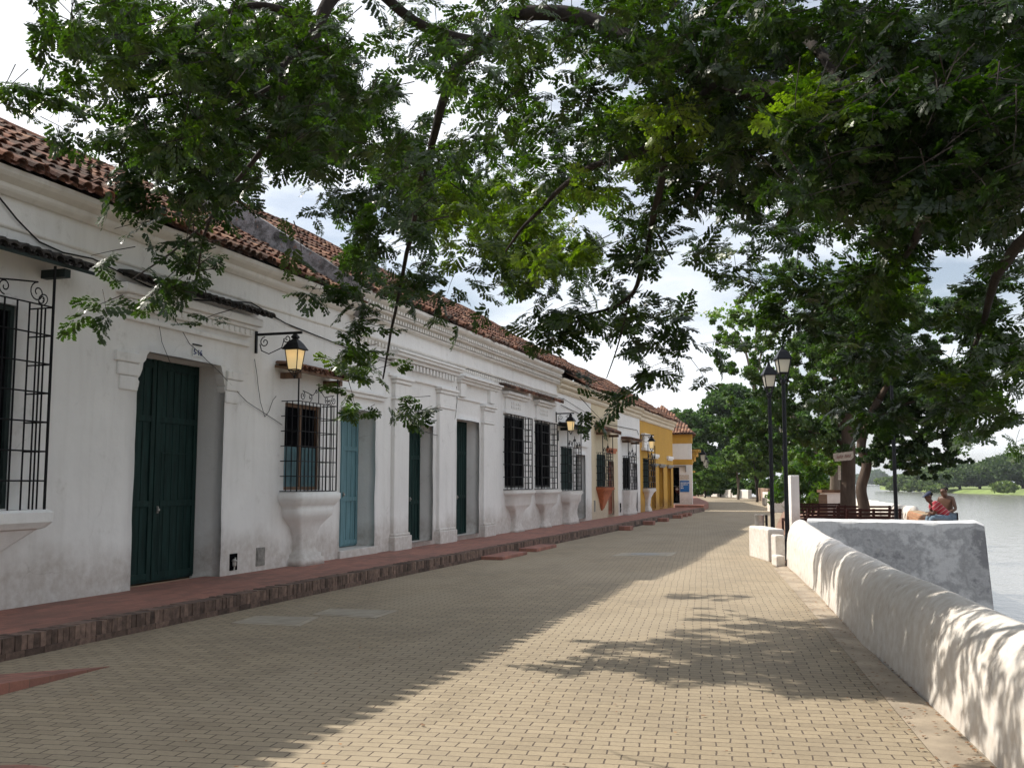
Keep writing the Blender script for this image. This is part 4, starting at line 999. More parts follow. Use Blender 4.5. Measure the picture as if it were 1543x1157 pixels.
# cross wall (weathered) closing the terrace toward the camera
b = MB(); xs = [-.55+(3.15+.0)*i/22 for i in range(23)]; zs = [-3.3,-2.5,-1.8,-1.2,-.6,-.2,.1,.35,.6,.76,.85,.895]; 
m_ = len(zs); V = []
yl = 20.55
rows_ = []
for i, x in enumerate(xs):
    t = i/22; yb_ = 20.55-.15*t
    prof = [(yb_-.02*(1-z), z) for z in zs]+[(yb_+.08,.935),(yb_+.3,.94),(yb_+.5,.90),(yb_+.55,.7),(yb_+.6,-3.3)]
    top_drop = .06 if i == 22 else 0
    rows_.append([wobble((x+(0 if i < 22 else .12*max(0,(.5-z))*.55), yy, z-(top_drop if z > .8 else 0)), .03, 1.1) for yy, z in prof])
mm = len(rows_[0]); V = [p for r_ in rows_ for p in r_]; Fs = [tuple(range(mm)), tuple(range(22*mm, 23*mm))[::-1]]
for i in range(22):
    for k in range(mm-1): Fs.append((i*mm+k, (i+1)*mm+k, (i+1)*mm+k+1, i*mm+k+1))
b.add(V, Fs); o = b.build('terrace_wall', M['weathered'], smooth=True, bevel=0); tag(o, 'broad white wall stained grey, closing the river terrace toward the camera', 'wall')
sub = o.modifiers.new('edge', 'EDGE_SPLIT'); sub.split_angle = R(60)
# brick stretch with the two seated people, then white parapet curving off
bw = [(0,-.1),(0,.45),(.03,.6),(.10,.66),(.42,.66),(.5,.6),(.52,.3),(.6,-3.2),(.1,-3.2)]
o = sweep([(1.95,21.0),(2.15,25),(2.42,29),(2.5,33),(2.4,38.6)], bw, amp=.015, s=3).build('brick_wall', M['brickwall'], smooth=False); tag(o, 'low bare brick river wall that the two people sit on', 'wall')
o = sweep([(2.38,38.62),(2.05,42),(1.5,50),(.75,58),(-.4,66),(-1.9,76)], pp, amp=.03).build('river_parapet', M['parapet'], smooth=True); tag(o, 'white rounded river parapet curving away behind the benches', 'wall')
# white stepped blocks at the parapet end
def block(px0, pyb, px1, pyt, depth, label, name='plinth', mat='parapet', D=None):
    x0_, y0_ = G(px0, pyb); x1_, y1_ = G(px1, pyb); Z = A(px0, pyt, math.hypot(x0_, y0_)).z
    b = MB(); d = Vector((x1_-x0_, y1_-y0_)); nrm = Vector((-d.y, d.x)).normalized()*depth
    m_ = 3
    b.prism([(x0_,y0_),(x1_,y1_),(x1_+nrm.x,y1_+nrm.y),(x0_+nrm.x,y0_+nrm.y)], -.02, Z)
    o = b.build(name, M[mat], bevel=.035, loc=(x0_, y0_, 0)); return tag(o, label, 'block')
block(1158,846,1183,797,1.7, 'white masonry block with lamp post behind it at the end of the parapet')
block(1169,851,1184,806,.35, 'small white pier between the larger masonry block and parapet end', 'pier')
block(1170,853,1184,837,.36, 'low white footing in front of the small white pier', 'footing')
# tall grey pillar behind
p = A(1191,716,30); q = A(1204,716,30); b = MB(); b.prism([(p.x,p.y),(q.x,q.y),(q.x-.08,q.y+.28),(p.x-.08,p.y+.28)], 0, p.z); b.prism([(p.x-.03,p.y-.03),(q.x+.03,q.y-.03),(q.x-.05,q.y+.3),(p.x-.11,p.y+.3)], 0, .25)
o = b.build('pillar', M['white2'], bevel=.015, loc=(p.x,p.y,0)); tag(o, 'tall slim white pillar standing left of the benches', 'pillar')
# white box with brown slab
p = A(1243,741,40); q = A(1268,741,40); b = MB()
e = empty('masonry_plinth', (p.x,p.y,0), 'white box plinth with brown slab top behind the benches', 'plinth')
b.prism([(p.x,p.y),(q.x,q.y),(q.x-.2,q.y+.6),(p.x-.2,p.y+.6)], 0, p.z-.02); b.build('base', M['white2'], e)
b = MB(); b.prism([(p.x-.12,p.y-.06),(q.x+.05,q.y-.06),(q.x-.15,q.y+.66),(p.x-.3,p.y+.66)], p.z-.02, p.z+.08); b.build('slab', M['frame'], e)
p = A(1240,752,36); b = MB(); b.box(p.x-.14, p.x+.14, p.y, p.y+.3, 0, 1.25); o = b.build('brick_pier', M['brickwallx'], loc=(p.x,p.y,0)); tag(o, 'short bare brick pier beside the white plinth behind the benches', 'pier')
# far walls
def farwall(pts, h, t, mat, label, name):
    b = MB()
    for (x0_,y0_),(x1_,y1_) in zip(pts, pts[1:]):
        d = Vector((x1_-x0_, y1_-y0_)).normalized(); r = Vector((d.y,-d.x))*t
        b.prism([(x0_,y0_),(x1_,y1_),(x1_+r.x,y1_+r.y),(x0_+r.x,y0_+r.y)], -.02, h)
    o = b.build(name, M[mat], bevel=.04, loc=(pts[0][0], pts[0][1], 0)); return tag(o, label, 'wall')
farwall([G(1177,769.5),G(1157,758)], .9, -.4, 'parapet', 'white low wall along the right of the road beyond the terrace', 'low_wall')
farwall([G(1140,752.5),G(1157,757.5)], 1.15, -.4, 'brickwallx', 'bare brick low wall at the far bend of the road', 'low_wall')
farwall([G(1133,751),G(1105,749)], .9, -.4, 'parapet', 'middle stretch of white low wall at the far bend under the trees', 'low_wall')
farwall([G(1106,749.2),G(1065,747.3)], .85, -.4, 'parapet', 'longest white low wall at the far bend of the road', 'low_wall')
farwall([G(1064,747.2),G(1052,746.2)], 1.1, -.4, 'brickwallx', 'rough stone low wall at the far left end of the bend', 'low_wall')
farwall([G(1183,772),G(1175,770)], .75, -.7, 'salmon' if False else 'parapet', 'short squat white end block of the low wall by the lamp posts', 'low_wall')

# ================================================================== lamp posts
def lamp_post(px, pyb, pyt, D, label, r=.06, head=True, zb=0.):
    p = A(px, pyb, D); t = A(px, pyt, D); e = empty('lamp_post', (p.x, p.y, zb), label, 'street lamp', 'black lamp posts by the terrace')
    zt = t.z
    b = MB(); b.lathe((p.x,p.y,zb), [(r*2.2,0),(r*2.2,.06),(r*1.7,.08),(r*1.7,.5),(r*1.2,.56),(r,.6),(r*.85,zt-zb-.16),(r*1.3,zt-zb-.14),(r*1.3,zt-zb-.1),(r*.5,zt-zb-.05)], 12); b.build('pole', M['pole'], e, smooth=False)
    if head:
        q = math.pi/4+yaw
        def rg(rr, z): return [(p.x+rr*math.cos(q+k*math.pi/2), p.y+rr*math.sin(q+k*math.pi/2), zt+z) for k in range(4)]
        a0, a1, a2 = rg(.045,-.10), rg(.125,.07), rg(.19,.36)
        b = MB()
        for k in range(4): b.tube([a0[k],a1[k],a2[k]], .014, 5); b.tube([a1[k],a1[(k+1)%4]], .016, 5); b.tube([a2[k],a2[(k+1)%4]], .016, 5)
        b.lathe((p.x,p.y,zt+.36), [(.23,0),(.22,.03),(.12,.16),(.05,.22),(.03,.3)], 4, q); b.build('lantern_frame', M['pole'], e)
        b = MB(); g0, g1 = rg(.118,.08), rg(.182,.35); b.add(g0+g1, [(k,(k+1)%4,(k+1)%4+4,k+4) for k in range(4)]+[(3,2,1,0)]); b.build('lantern_glass', M['glass_pane'], e)
    return e
lamp_post(1186, 785, 567, 21.5, 'taller black lamp post with white lantern, right one of the close pair', .047)
lamp_post(1164.5, 797, 588, 24, 'shorter looking black lamp post with white lantern, left one of the close pair', .05)
lamp_post(1351, 787, 560, 27, 'black post at the right end of the benches rising into the tree crown', .05)
lamp_post(1181, 742, 655, 62, 'thin distant black lamp post seen just left of the tall white pillar', .06)

# bin
p = A(1144.5, 787, 28); e = empty('litter_bin', (p.x,p.y,0), 'rounded steel litter bin hung on a short black post at the road edge', 'bin')
b = MB(); b.lathe((p.x,p.y,.38), [(.02,0),(.08,.015),(.12,.06),(.125,.15),(.125,.40),(.13,.41),(.118,.41),(.11,.2)], 18); b.build('bucket', M['metal'], e, smooth=True)
b = MB(); p2 = A(1155, 787, 28); b.tube([(p2.x,p2.y,0),(p2.x,p2.y,.78)], .035, 8); b.tube([(p2.x,p2.y,.6),(p.x,p.y,.6)], .012, 6); b.build('post', M['pole'], e)
p = A(1168, 770, 30); e = empty('bollard', (p.x,p.y,0), 'short dark bollard beyond the litter bin', 'bollard')
p = G(1157, 768); S.collection.objects.unlink(e); bpy.data.objects.remove(e)
p = A(1152.5, 757, 62); e = empty('litter_bin', (p.x,p.y,0), 'small distant steel litter bin on the right of the road beyond the terrace', 'bin')
b = MB(); b.lathe((p.x,p.y,.25), [(.05,0),(.15,.08),(.16,.5),(.14,.5)], 12); b.build('bucket', M['metal'], e)
b = MB(); b.tube([(p.x+.28,p.y,0),(p.x+.28,p.y,.85)], .05, 6); b.tube([(p.x+.28,p.y,.55),(p.x,p.y,.55)], .02, 5); b.build('post', M['pole'], e)

# benches
def bench(cx, cy, ang, length, label):
    e = empty('bench', (cx,cy,.05), label, 'bench', 'dark slatted benches on the terrace')
    d = Vector((math.cos(ang), math.sin(ang), 0)); n_ = Vector((-d.y, d.x, 0))      # back faces camera (-n side)
    def pt(s, q, z): p = Vector((cx,cy,.05))+d*s+n_*q; return (p.x,p.y,z+.05)
    def bar(b, s0, s1, q0, q1, z0, z1, tiltq=0):
        V = [pt(s0,q0,z0),pt(s1,q0,z0),pt(s1,q1,z0),pt(s0,q1,z0),pt(s0,q0+tiltq,z1),pt(s1,q0+tiltq,z1),pt(s1,q1+tiltq,z1),pt(s0,q1+tiltq,z1)]
        b.add(V, [(0,3,2,1),(4,5,6,7),(0,1,5,4),(1,2,6,5),(2,3,7,6),(3,0,4,7)])
    h = length/2
    b = MB()
    for i in range(5): z = .47+i*.098; bar(b, -h, h, -.06-i*.02, -.035-i*.02, z, z+.058)
    b.build('backrest', M['wood'], e)
    b = MB()
    for i in range(4): bar(b, -h, h, .0+i*.11, .09+i*.11, .40, .43)
    b.build('seat', M['wood'], e)
    for s in (-h+.03, 0, h-.03):
        b = MB(); bar(b, s-.03, s+.03, -.04, .02, 0, .42); bar(b, s-.03, s+.03, -.03, .02, .43, .93, -.10); bar(b, s-.03, s+.03, .37, .43, 0, .40); bar(b, s-.025, s+.025, .02, .37, .34, .39)
        b.build('leg', M['wood'], e)
ba = yaw
p = A(1256,787,27.6); bench(p.x, p.y, ba, 1.42, 'front left dark slatted bench with its back to the camera, behind the terrace wall')
p = A(1312,787,27.6); bench(p.x+.05, p.y, ba, 1.42, 'front right dark slatted bench ending at the black post')
p = A(1232,778,31.5); bench(p.x, p.y, ba+.12, 1.7, 'middle row dark bench partly hidden behind the front left bench')
p = A(1300,776,31.5); bench(p.x, p.y, ba, 1.6, 'middle row dark bench behind the front right bench and thin trunk')
p = A(1224,775,34.5); bench(p.x, p.y, ba, 1.8, 'rearmost dark bench at the left of the terrace')

# ================================================================== foliage tools
def leaf_quads(P, size, nrm_bias=(0,0,1), bias=.6, aspect=.5, droop=0.):
    """P: (n,3) centres -> rhombic leaves, random orientation with a bias of the normal"""
    n = len(P); nr = rng.normal(size=(n,3)); nr /= np.linalg.norm(nr, axis=1, keepdims=True)
    nr = nr*(1-bias)+np.array(nrm_bias)*bias; nr /= np.linalg.norm(nr, axis=1, keepdims=True)
    a = rng.normal(size=(n,3)); a[:,2] -= droop; a -= (a*nr).sum(1, keepdims=True)*nr; a /= np.linalg.norm(a, axis=1, keepdims=True)
    c = np.cross(nr, a); s = (size*rng.uniform(.6,1.3,size=n))[:,None]
    V = np.stack([P-a*s*.5, P+c*s*aspect*.5-a*s*.05, P+a*s*.5, P-c*s*aspect*.5-a*s*.05], axis=1)
    return V
def quads_mesh(name, Vs, tints, mat, parent=None, loc=None):
    V = np.concatenate(Vs).reshape(-1,3); n = len(V)//4
    return npmesh(name, V, np.arange(n*4).reshape(n,4), np.clip(np.concatenate(tints),0,1), mat, parent, loc)
def clump_cloud(clumps, per, size, seed_t=.5, bias=.45, shell=.55, droop=.3, aspect=.5, twig=0):
    bias = min(bias, .25)
    """clumps: (x,y,z,r,rz). Each clump is itself made of small tufts so the outline stays ragged"""
    Vs = []; Ts = []
    for (x,y,z,r,rz,*tt) in clumps:
        n = int(per*(r**2)); tn = tt[0] if tt else seed_t
        tufts = max(6, int(14*r**1.2) if r < 4 else 80)
        c = rng.normal(size=(tufts,3)); c /= np.linalg.norm(c, axis=1, keepdims=True); c *= (rng.uniform(shell,1,size=(tufts,1)))
        c[:,2] = np.where(c[:,2] < -.35, c[:,2]*.5, c[:,2])
        tr = rng.uniform(.16,.34,size=tufts); tb = rng.normal(0,.13,size=tufts)
        w_ = rng.integers(0,tufts,size=n); off = rng.normal(size=(n,3)); off /= np.linalg.norm(off,axis=1,keepdims=True); off *= (rng.uniform(0,1,size=(n,1))**.5)
        off[:,2] *= .95
        P = (c[w_]+off*tr[w_][:,None])*np.array([r,r,rz])+np.array([x,y,z])
        Vs.append(leaf_quads(P, size, bias=bias, aspect=aspect, droop=droop)); Ts.append(tn+tb[w_]+rng.normal(0,.12,size=n))
    return Vs, Ts
def limb(b, pts, r0, r1, n=8, jag=.0):
    """smooth tapered limb through points (Catmull-Rom)"""
    P_ = [Vector(p) for p in pts]; P_ = [P_[0]+(P_[0]-P_[1])]+P_+[P_[-1]+(P_[-1]-P_[-2])]; out = []
    for i in range(1, len(P_)-2):
        a,b_,c,d = P_[i-1],P_[i],P_[i+1],P_[i+2]
        k = 6
        for j in range(k):
            t = j/k; out.append(.5*((2*b_)+(c-a)*t+(2*a-5*b_+4*c-d)*t*t+(3*b_-a-3*c+d)*t**3))
    out.append(P_[-2]); m = len(out)
    out = [p+noise.noise_vector(p*2.1)*jag for p in out]
    b.tube(out, [r0+(r1-r0)*i/(m-1) for i in range(m)], n)
def simple_tree(label, base, clumps, trunk, limbs, mat, barkm, per, size, group=None, name='tree', tint=.5, loc=None, cat='tree', **k):
    e = empty(name, base, label, cat, group)
    b = MB(); limb(b, trunk[0], trunk[1], trunk[2], 10, .03)
    b.build('trunk', M[barkm], e, smooth=True)
    if limbs:
        b = MB()
        for l in limbs: limb(b, l[0], l[1], l[2], 6, .03)
        b.build('branches', M[barkm], e, smooth=True)
    st = random.getstate(); random.seed(11); sub_ = []
    for c in clumps:
        sub_.append(c[:3]+(c[3]*.62, c[4]*.62)+tuple(c[5:]))
        for _ in range(5):
            d = Vector((random.gauss(0,1), random.gauss(0,1), random.gauss(0,.8))).normalized()*random.uniform(.55,.95)
            q = random.uniform(.36,.56); sub_.append((c[0]+d.x*c[3], c[1]+d.y*c[3], c[2]+d.z*c[4], c[3]*q, c[4]*q)+((c[5]+random.gauss(0,.08),) if len(c) > 5 else ()))
    random.setstate(st)
    Vs, Ts = clump_cloud(sub_, per*1.3, size*.85, tint, **k)
    quads_mesh('crown', Vs, Ts, M[mat], e)
    return e

# ================================================================== the great overhanging tree
GRID = [
 "17999999999288888999999999999999",
 "56899999889278898699999999999999",
 "57899999999688888679999999999999",
 "45478999999968786799999999999999",
 "01479999999476898999999999999999",
 "00147799625687678999998678899998",
 "00023582107899788998658888999978",
 "00001661026895799988754788799876",
 "00026660003885389987625766999996",
 "00052151036786036688254269999999",
 "00000000036752016788862135999999",
 "00000000003860003656762045779999",
 "00000000001650000334520013468998",
 "00000000000000000000000000000378",
 "00000000000000000000000000000026"]
tan_i = 1/math.tan(R(SUN_EL))
def shadow(p): k = p.z*tan_i; return p.x+SUN_DIR.x*k, p.y+SUN_DIR.y*k
def ok(p):
    if p.x < -8.2 or p.z < 2.2: return False
    if p.x < -7.6 and p.z > 4.9: return False
    xs, ys = shadow(p)
    if ys < 5.1: return True
    xe = .9-.127*(ys-6)
    if xs < -3.25 or xs > xe+2.0: return True
    if xs > xe and 5.5 < ys < 17.2: return not (ys < 8.2 and random.random() < .85)
    return 8.3+.6*noise.noise(Vector((xs*.9,ys*.3,0))) < ys < 15.8 and xs > -2.7+1.2*noise.noise(Vector((xs*.2,ys*1.1,5)))
def depth0(px, py):
    # near at the right and top, farther to the left where the branch tips reach toward the houses
    d = 6.3+3.4*min(1,max(0,py)/500.)+1.2*noise.noise(Vector((px/330., py/260., 1.7)))
    if px < 480: d = 6.2+1.6*min(1,max(0,py)/400.)+.7*noise.noise(Vector((px/200.,py/200.,4)))
    if py > 380 and 440 < px < 660: d = 10.5
    if py > 380 and px < 420: d = 8.0
    if px > 1050 and py > 300: d = 10.5+1.5*noise.noise(Vector((px/200.,py/200.,9)))
    return d
def compound_templates(nt_=14):
    T = []
    for _ in range(nt_):
        V = []; T_t = []
        npairs = int(rng.integers(3,5)); Lr = rng.uniform(.15,.22)
        curve = rng.uniform(.1,.45)
        for i in range(npairs+1):
            s = (.25+.75*i/npairs)
            base = np.array([Lr*s, 0, -curve*Lr*s*s])
            sides = (-1,1) if i < npairs else (-.25,.25)
            for sd_ in sides:
                ang = sd_*(1.15-.35*s) if abs(sd_) == 1 else sd_
                Lp = rng.uniform(.085,.13)*(1.0 if i else .75); dr = np.array([math.cos(ang), math.sin(ang), -rng.uniform(.15,.7)]); dr /= np.linalg.norm(dr)
                side = np.cross(dr, [0,0,1]); side /= np.linalg.norm(side); up = np.cross(side, dr)
                nl = int(rng.integers(4,6))
                for j in range(nl):
                    q = base+dr*Lp*(.15+.85*(j+.5)/nl)
                    for s2 in (-1,1):
                        la = dr*.55+side*s2*.8+up*rng.uniform(-.35,.1); la /= np.linalg.norm(la); ll = rng.uniform(.036,.058); wd = ll*.58
                        wv = np.cross(la, up); wv /= np.linalg.norm(wv)
                        a0 = q; a1 = q+la*ll*.5+wv*wd*.5; a2 = q+la*ll; a3 = q+la*ll*.5-wv*wd*.5
                        V.append([a0,a1,a2,a3])
        T.append(np.array(V))
    return T
TPL = compound_templates()
def rotm(n, tilt):
    az = rng.uniform(0, 2*math.pi, n); tx = rng.normal(0, tilt, n); ty = rng.normal(0, tilt, n)
    out = np.zeros((n,3,3))
    for i in range(n):
        out[i] = np.array((Matrix.Rotation(az[i],3,'Z') @ Matrix.Rotation(tx[i],3,'X') @ Matrix.Rotation(ty[i],3,'Y')))
    return out
def place_leaves(P, tint, tilt=.5, scale=1., sc0=None):
    Vs = []; Ts = []
    P = np.array(P); n = len(P); Rm = rotm(n, tilt); sc = rng.uniform(.75,1.25,n)*scale*(sc0 if sc0 is not None else 1); ti = rng.integers(0, len(TPL), n)
    for i in range(n):
        t = TPL[ti[i]]; v = (t.reshape(-1,3)*sc[i])@Rm[i].T+P[i]; Vs.append(v.reshape(-1,4,3)); Ts.append(np.full(len(t), tint[i])+rng.normal(0,.10,len(t)))
    return Vs, Ts
CENT = []       # twig centres
KEEP = [(385,505,465,585),(838,622,870,660),(1180,574,1190,575),(1162,598,1166,600),(385,330,430,395),(462,290,515,350),(700,470,775,520),(1035,305,1055,335),(1075,440,1100,470),(530,20,545,60),(535,75,555,95),(585,470,640,480),(1000,390,1010,420),(1290,730,1335,735)]
attempts = 0
for r_, row in enumerate(GRID):
    for c_, ch in enumerate(row):
        dn = int(ch)
        if not dn: continue
        k = {1:.5,2:.8,3:1.3,4:1.8,5:2.3,6:2.9,7:3.7,8:5.2,9:8.0}[dn]*(depth0(c_*48.22+24,r_*48.2+24)/8.5)**.45
        if c_ > 19 and r_ < 9 and dn == 9: k *= 1.35
        kk = int(k)+(random.random() < k-int(k))
        for _ in range(kk):
            for _try in range(9):
                px = (c_+random.uniform(-.05,1.05))*48.22; py = (r_+random.uniform(-.05,1.05))*48.2
                d0 = depth0(px, py)
                if dn >= 8: d0 += random.uniform(-1.2,1.8)
                if noise.noise(Vector((px/62., py/46., 7.7)))+.35*noise.noise(Vector((px/24., py/20., 2.2))) < ({9:-.09,8:-.01,7:.06}.get(dn, .09) if c_ < 20 or r_ > 6 else -.34): continue
                if any(a-22 < px < c2+22 and b2-20 < py < d2+22 for a,b2,c2,d2 in KEEP): continue
                if 6 <= c_ <= 18 and r_ <= 8 and _try < 5 and random.random() < .5: d0 = random.uniform(11.5,14.5)
                got = None
                for dd in (0,.5,-.5,1.,-1.,1.6,-1.6,2.3,-2.3,3.2,-3,4.2,5.5,7,8.5):
                    D_ = d0+dd
                    if D_ < 4.6: continue
                    p = A(px, py, D_)
                    if p.z > 3 and p.x < -7.6: continue
                    if ok(p): got = p; break
                if got: CENT.append((got, dn, px, py)); break
print('twigs', len(CENT))
# edges of the frame: the crown goes on above and to the right of what the camera sees
for _ in range(520):
    px = random.uniform(-60,1900); py = random.uniform(-420,-10)
    if random.random() < .5: px = random.uniform(1545,2100); py = random.uniform(-300,560)
    p = A(px, py, depth0(min(px,1543), 0)+random.uniform(-1,2))
    if ok(p): CENT.append((p, 8, px, py))
def PJ(p):
    z = p.z-H; x = math.cos(yaw)*p.x+math.sin(yaw)*p.y; d = -math.sin(yaw)*p.x+math.cos(yaw)*p.y
    dd = math.cos(th)*d+math.sin(th)*z; return CX+F*x/dd, CY-F*(-math.sin(th)*d+math.cos(th)*z)/dd
nn_ = 0
for _ in range(60000):
    if nn_ > 800: break
    on_wall = random.random() < .45
    if on_wall: xs, ys = random.uniform(-.1,1.7), random.uniform(8.2,16.3)
    else: xs, ys = random.uniform(-3.0,.6), random.uniform(8.6,15.2)
    if noise.noise(Vector((xs*.35, ys*1.25, 5.5)))+(.12 if on_wall else 0) < -.13+(.25 if xs < -1.8 and ys < 10 else 0): continue
    z = random.uniform(4.8,9.4); p = Vector((xs-SUN_DIR.x*z*tan_i, ys-SUN_DIR.y*z*tan_i, z))
    if p.x < -8.1: continue
    px, py = PJ(p)
    if not (0 <= px < 1543 and 0 <= py < 720): continue
    if int(GRID[int(py//48.2)][int(px//48.22)]) < (7 if py < 330 else 8): continue
    CENT.append((p, 8, px, py)); nn_ += 1
print('shade twigs', nn_)
for _ in range(260):
    px = random.uniform(1180,1560); py = random.uniform(130,310); p = A(px, py, random.uniform(4.7,5.7))
    if ok(p): CENT.append((p, 9, px, py))
for _ in range(900):  # unseen twigs added above and behind the camera to dim the near wall
    p = Vector((random.uniform(-7.5,4), random.uniform(-9,4.5), random.uniform(5.6,7.6)))
    if p.y > .62*abs(p.x)+1 and p.y > 1: p.z += 1.2
    if ok(p) and p.z-1.65 > .62*max(0,(-.3*p.x+.95*p.y)): CENT.append((p, 8, 100, 0))
tree = empty('overhanging_tree', (4.4, 6.0, -1), 'huge spreading tree hanging over the road from beyond the parapet', 'tree')
P_ = []; T_ = []; SC_ = []; tw = MB()
for p, dn, px, py in CENT:
    dsc = min(1., max(.62, math.hypot(p.x, p.y)/9.)); nl = 3; ax = Vector((random.uniform(-1,.3), random.uniform(-.6,.6), random.uniform(-.35,.1))).normalized()
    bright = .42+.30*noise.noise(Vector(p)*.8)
    if 640 < px < 900 and 270 < py < 400: bright += .42  # light and dark areas of the crown, by view region, put into leaf tint
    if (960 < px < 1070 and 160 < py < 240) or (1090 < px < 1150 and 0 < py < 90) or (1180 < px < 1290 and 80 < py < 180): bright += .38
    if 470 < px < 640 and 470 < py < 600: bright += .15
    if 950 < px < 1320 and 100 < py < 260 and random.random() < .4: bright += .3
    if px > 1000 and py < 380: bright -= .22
    for i in range(nl):
        q = p+(ax*(i-nl/2)*.075+Vector((random.gauss(0,.05), random.gauss(0,.05), random.gauss(0,.035))))*dsc; SC_.append(dsc)
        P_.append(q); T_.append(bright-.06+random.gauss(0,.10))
    tw.tube([p-ax*.22+Vector((random.uniform(-.03,.03),random.uniform(-.03,.03),.05)), p-ax*.05+Vector((0,0,.03)), p+ax*.08], [.004,.003,.002], 3)
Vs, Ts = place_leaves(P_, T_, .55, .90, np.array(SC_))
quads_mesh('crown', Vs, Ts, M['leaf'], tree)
tw.build('twigs', M['bark_d'], tree)
b = MB()
limb(b, [(4.9,5.0,-3),(4.6,5.3,.5),tuple(A(1900,380,6.2)),tuple(A(1620,262,5.9)),tuple(A(1440,212,6.1)),tuple(A(1310,175,6.5))], .42, .09, 14, .04)
b.build('trunk', M['bark_d'], tree, smooth=True)
def PX(pts): return [tuple(A(*q)) for q in pts]
def PL(pts): return [tuple(A(x,y,D*(.74+.26*min(1,max(0,y-150)/380.)))) for x,y,D in pts]
LIMBS = [
 ([(1310,175,8.6),(1200,150,9.2),(1080,120,9.6),(960,60,10),(850,20,10.2),(771,18,10.2)], .12, .07),
 ([(771,18,10.2),(735,68,10.4),(690,100,10.5),(664,165,10.6),(645,240,10.8),(626,320,11),(607,410,11.3),(590,500,11.5),(577,570,11.5)], .07, .012),
 ([(735,68,10.4),(640,40,10),(560,-20,9.7),(500,-40,9.5)], .06, .04),
 ([(600,-60,9.8),(500,-5,9.5),(468,55,9.4),(430,100,9.4),(420,160,9.4),(405,210,9.3),(350,280,9.1)], .075, .02),
 ([(468,30,9.4),(400,10,9.4),(330,25,9.4),(220,75,9.3)], .045, .012),
 ([(430,95,9.4),(360,115,9.4),(270,140,9.4),(195,155,9.3)], .035, .010),
 ([(405,130,9.4),(350,165,9.3),(300,190,9.2),(240,250,9)], .022, .008),
 ([(350,280,9.1),(320,330,8.9),(300,400,8.7),(312,445,8.6)], .020, .006),
 ([(320,330,8.9),(260,380,8.7),(200,420,8.6)], .016, .006),
 ([(628,248,10.8),(590,245,10.8),(560,262,10.8)], .018, .006),
 ([(650,215,10.7),(670,265,10.8),(705,295,10.9)], .018, .006),
 ([(1080,120,9.6),(1030,176,9.7),(960,232,9.8),(880,258,9.9),(800,330,10),(760,380,10)], .06, .012),
 ([(1010,190,9.7),(985,335,10),(968,410,10.1),(945,450,10.1),(870,478,10.2),(820,500,10.3)], .045, .010),
 ([(985,340,10),(1000,365,10.1),(1012,390,10.1)], .018, .008),
 ([(950,445,10.1),(930,520,10.1),(915,570,10.2)], .014, .006),
 ([(1440,215,7.9),(1410,270,8.6),(1390,340,9.6),(1355,395,10.3),(1310,430,10.8),(1240,462,11)], .065, .025),
 ([(1260,235,9.4),(1225,250,9.7),(1205,290,9.9),(1185,325,10)], .05, .012),
 ([(1600,255,7.4),(1560,340,8.5),(1500,420,9.5),(1480,500,10),(1450,560,10.4)], .08, .015),
 ([(1600,640,9.5),(1543,630,9.7),(1500,628,9.9),(1445,606,10)], .018, .007),
 ([(1310,175,8.6),(1240,90,9.2),(1180,30,9.6),(1080,-30,9.9)], .06, .03),
 ([(1543,180,8.2),(1500,140,8.4),(1470,115,8.6)], .022, .012),
 ([(1130,238,9.5),(1060,280,9.7),(1040,330,9.8)], .03, .01),
]
for pts, r0, r1 in LIMBS:
    b = MB(); limb(b, PL(pts), r0*.78, r1*.8, 7, .03); b.build('branch', M['bark_d'], tree, smooth=True)

# ================================================================== terrace trees
def cl(px, py, D, r, rz=None, t=.5):
    p = A(px, py, D); return (p.x, p.y, p.z, r, (rz or r*.72)*1.12, t)
random.seed(8)
C1 = [cl(1150,560,33,1.6,1.1,.62), cl(1175,610,33,1.5,1.1,.5), cl(1225,540,33.5,1.8,1.2,.6), cl(1205,475,34,1.5,1.2,.55), cl(1250,600,33,1.8,1.3,.62), cl(1290,540,34,1.9,1.3,.5),
      cl(1170,660,33.5,1.2,.8,.4), cl(1235,655,33.5,1.4,.9,.3), cl(1130,620,34,1.2,.9,.55), cl(1300,470,34.5,1.8,1.3,.45), cl(1140,500,34,1.1,.9,.75), cl(1265,430,35,1.5,1.1,.5), cl(1195,420,35,1.1,.8,.6)]
p0 = A(1278,762,33)
T1 = simple_tree('larger terrace tree with thick dark upright trunk behind the benches', (p0.x,p0.y,0), C1,
    (([(p0.x,p0.y,-.1),(p0.x+.02,p0.y,1.2)]+PX([(1278,680,33),(1276,600,33),(1274,540,33.4)])), .27, .16),
    [(PX([(1276,650,33),(1230,600,33),(1180,570,33)]), .12, .03), (PX([(1276,600,33),(1240,540,33.5),(1210,490,34)]), .11, .03), (PX([(1274,560,33.4),(1295,500,34),(1300,460,34.5)]), .12, .03), (PX([(1276,670,33),(1220,650,33.5),(1180,660,33.5)]), .07, .02)],
    'leaf2', 'bark_b', 1500, .145, name='tree', tint=.5, group='trees on the terrace', droop=1.2)
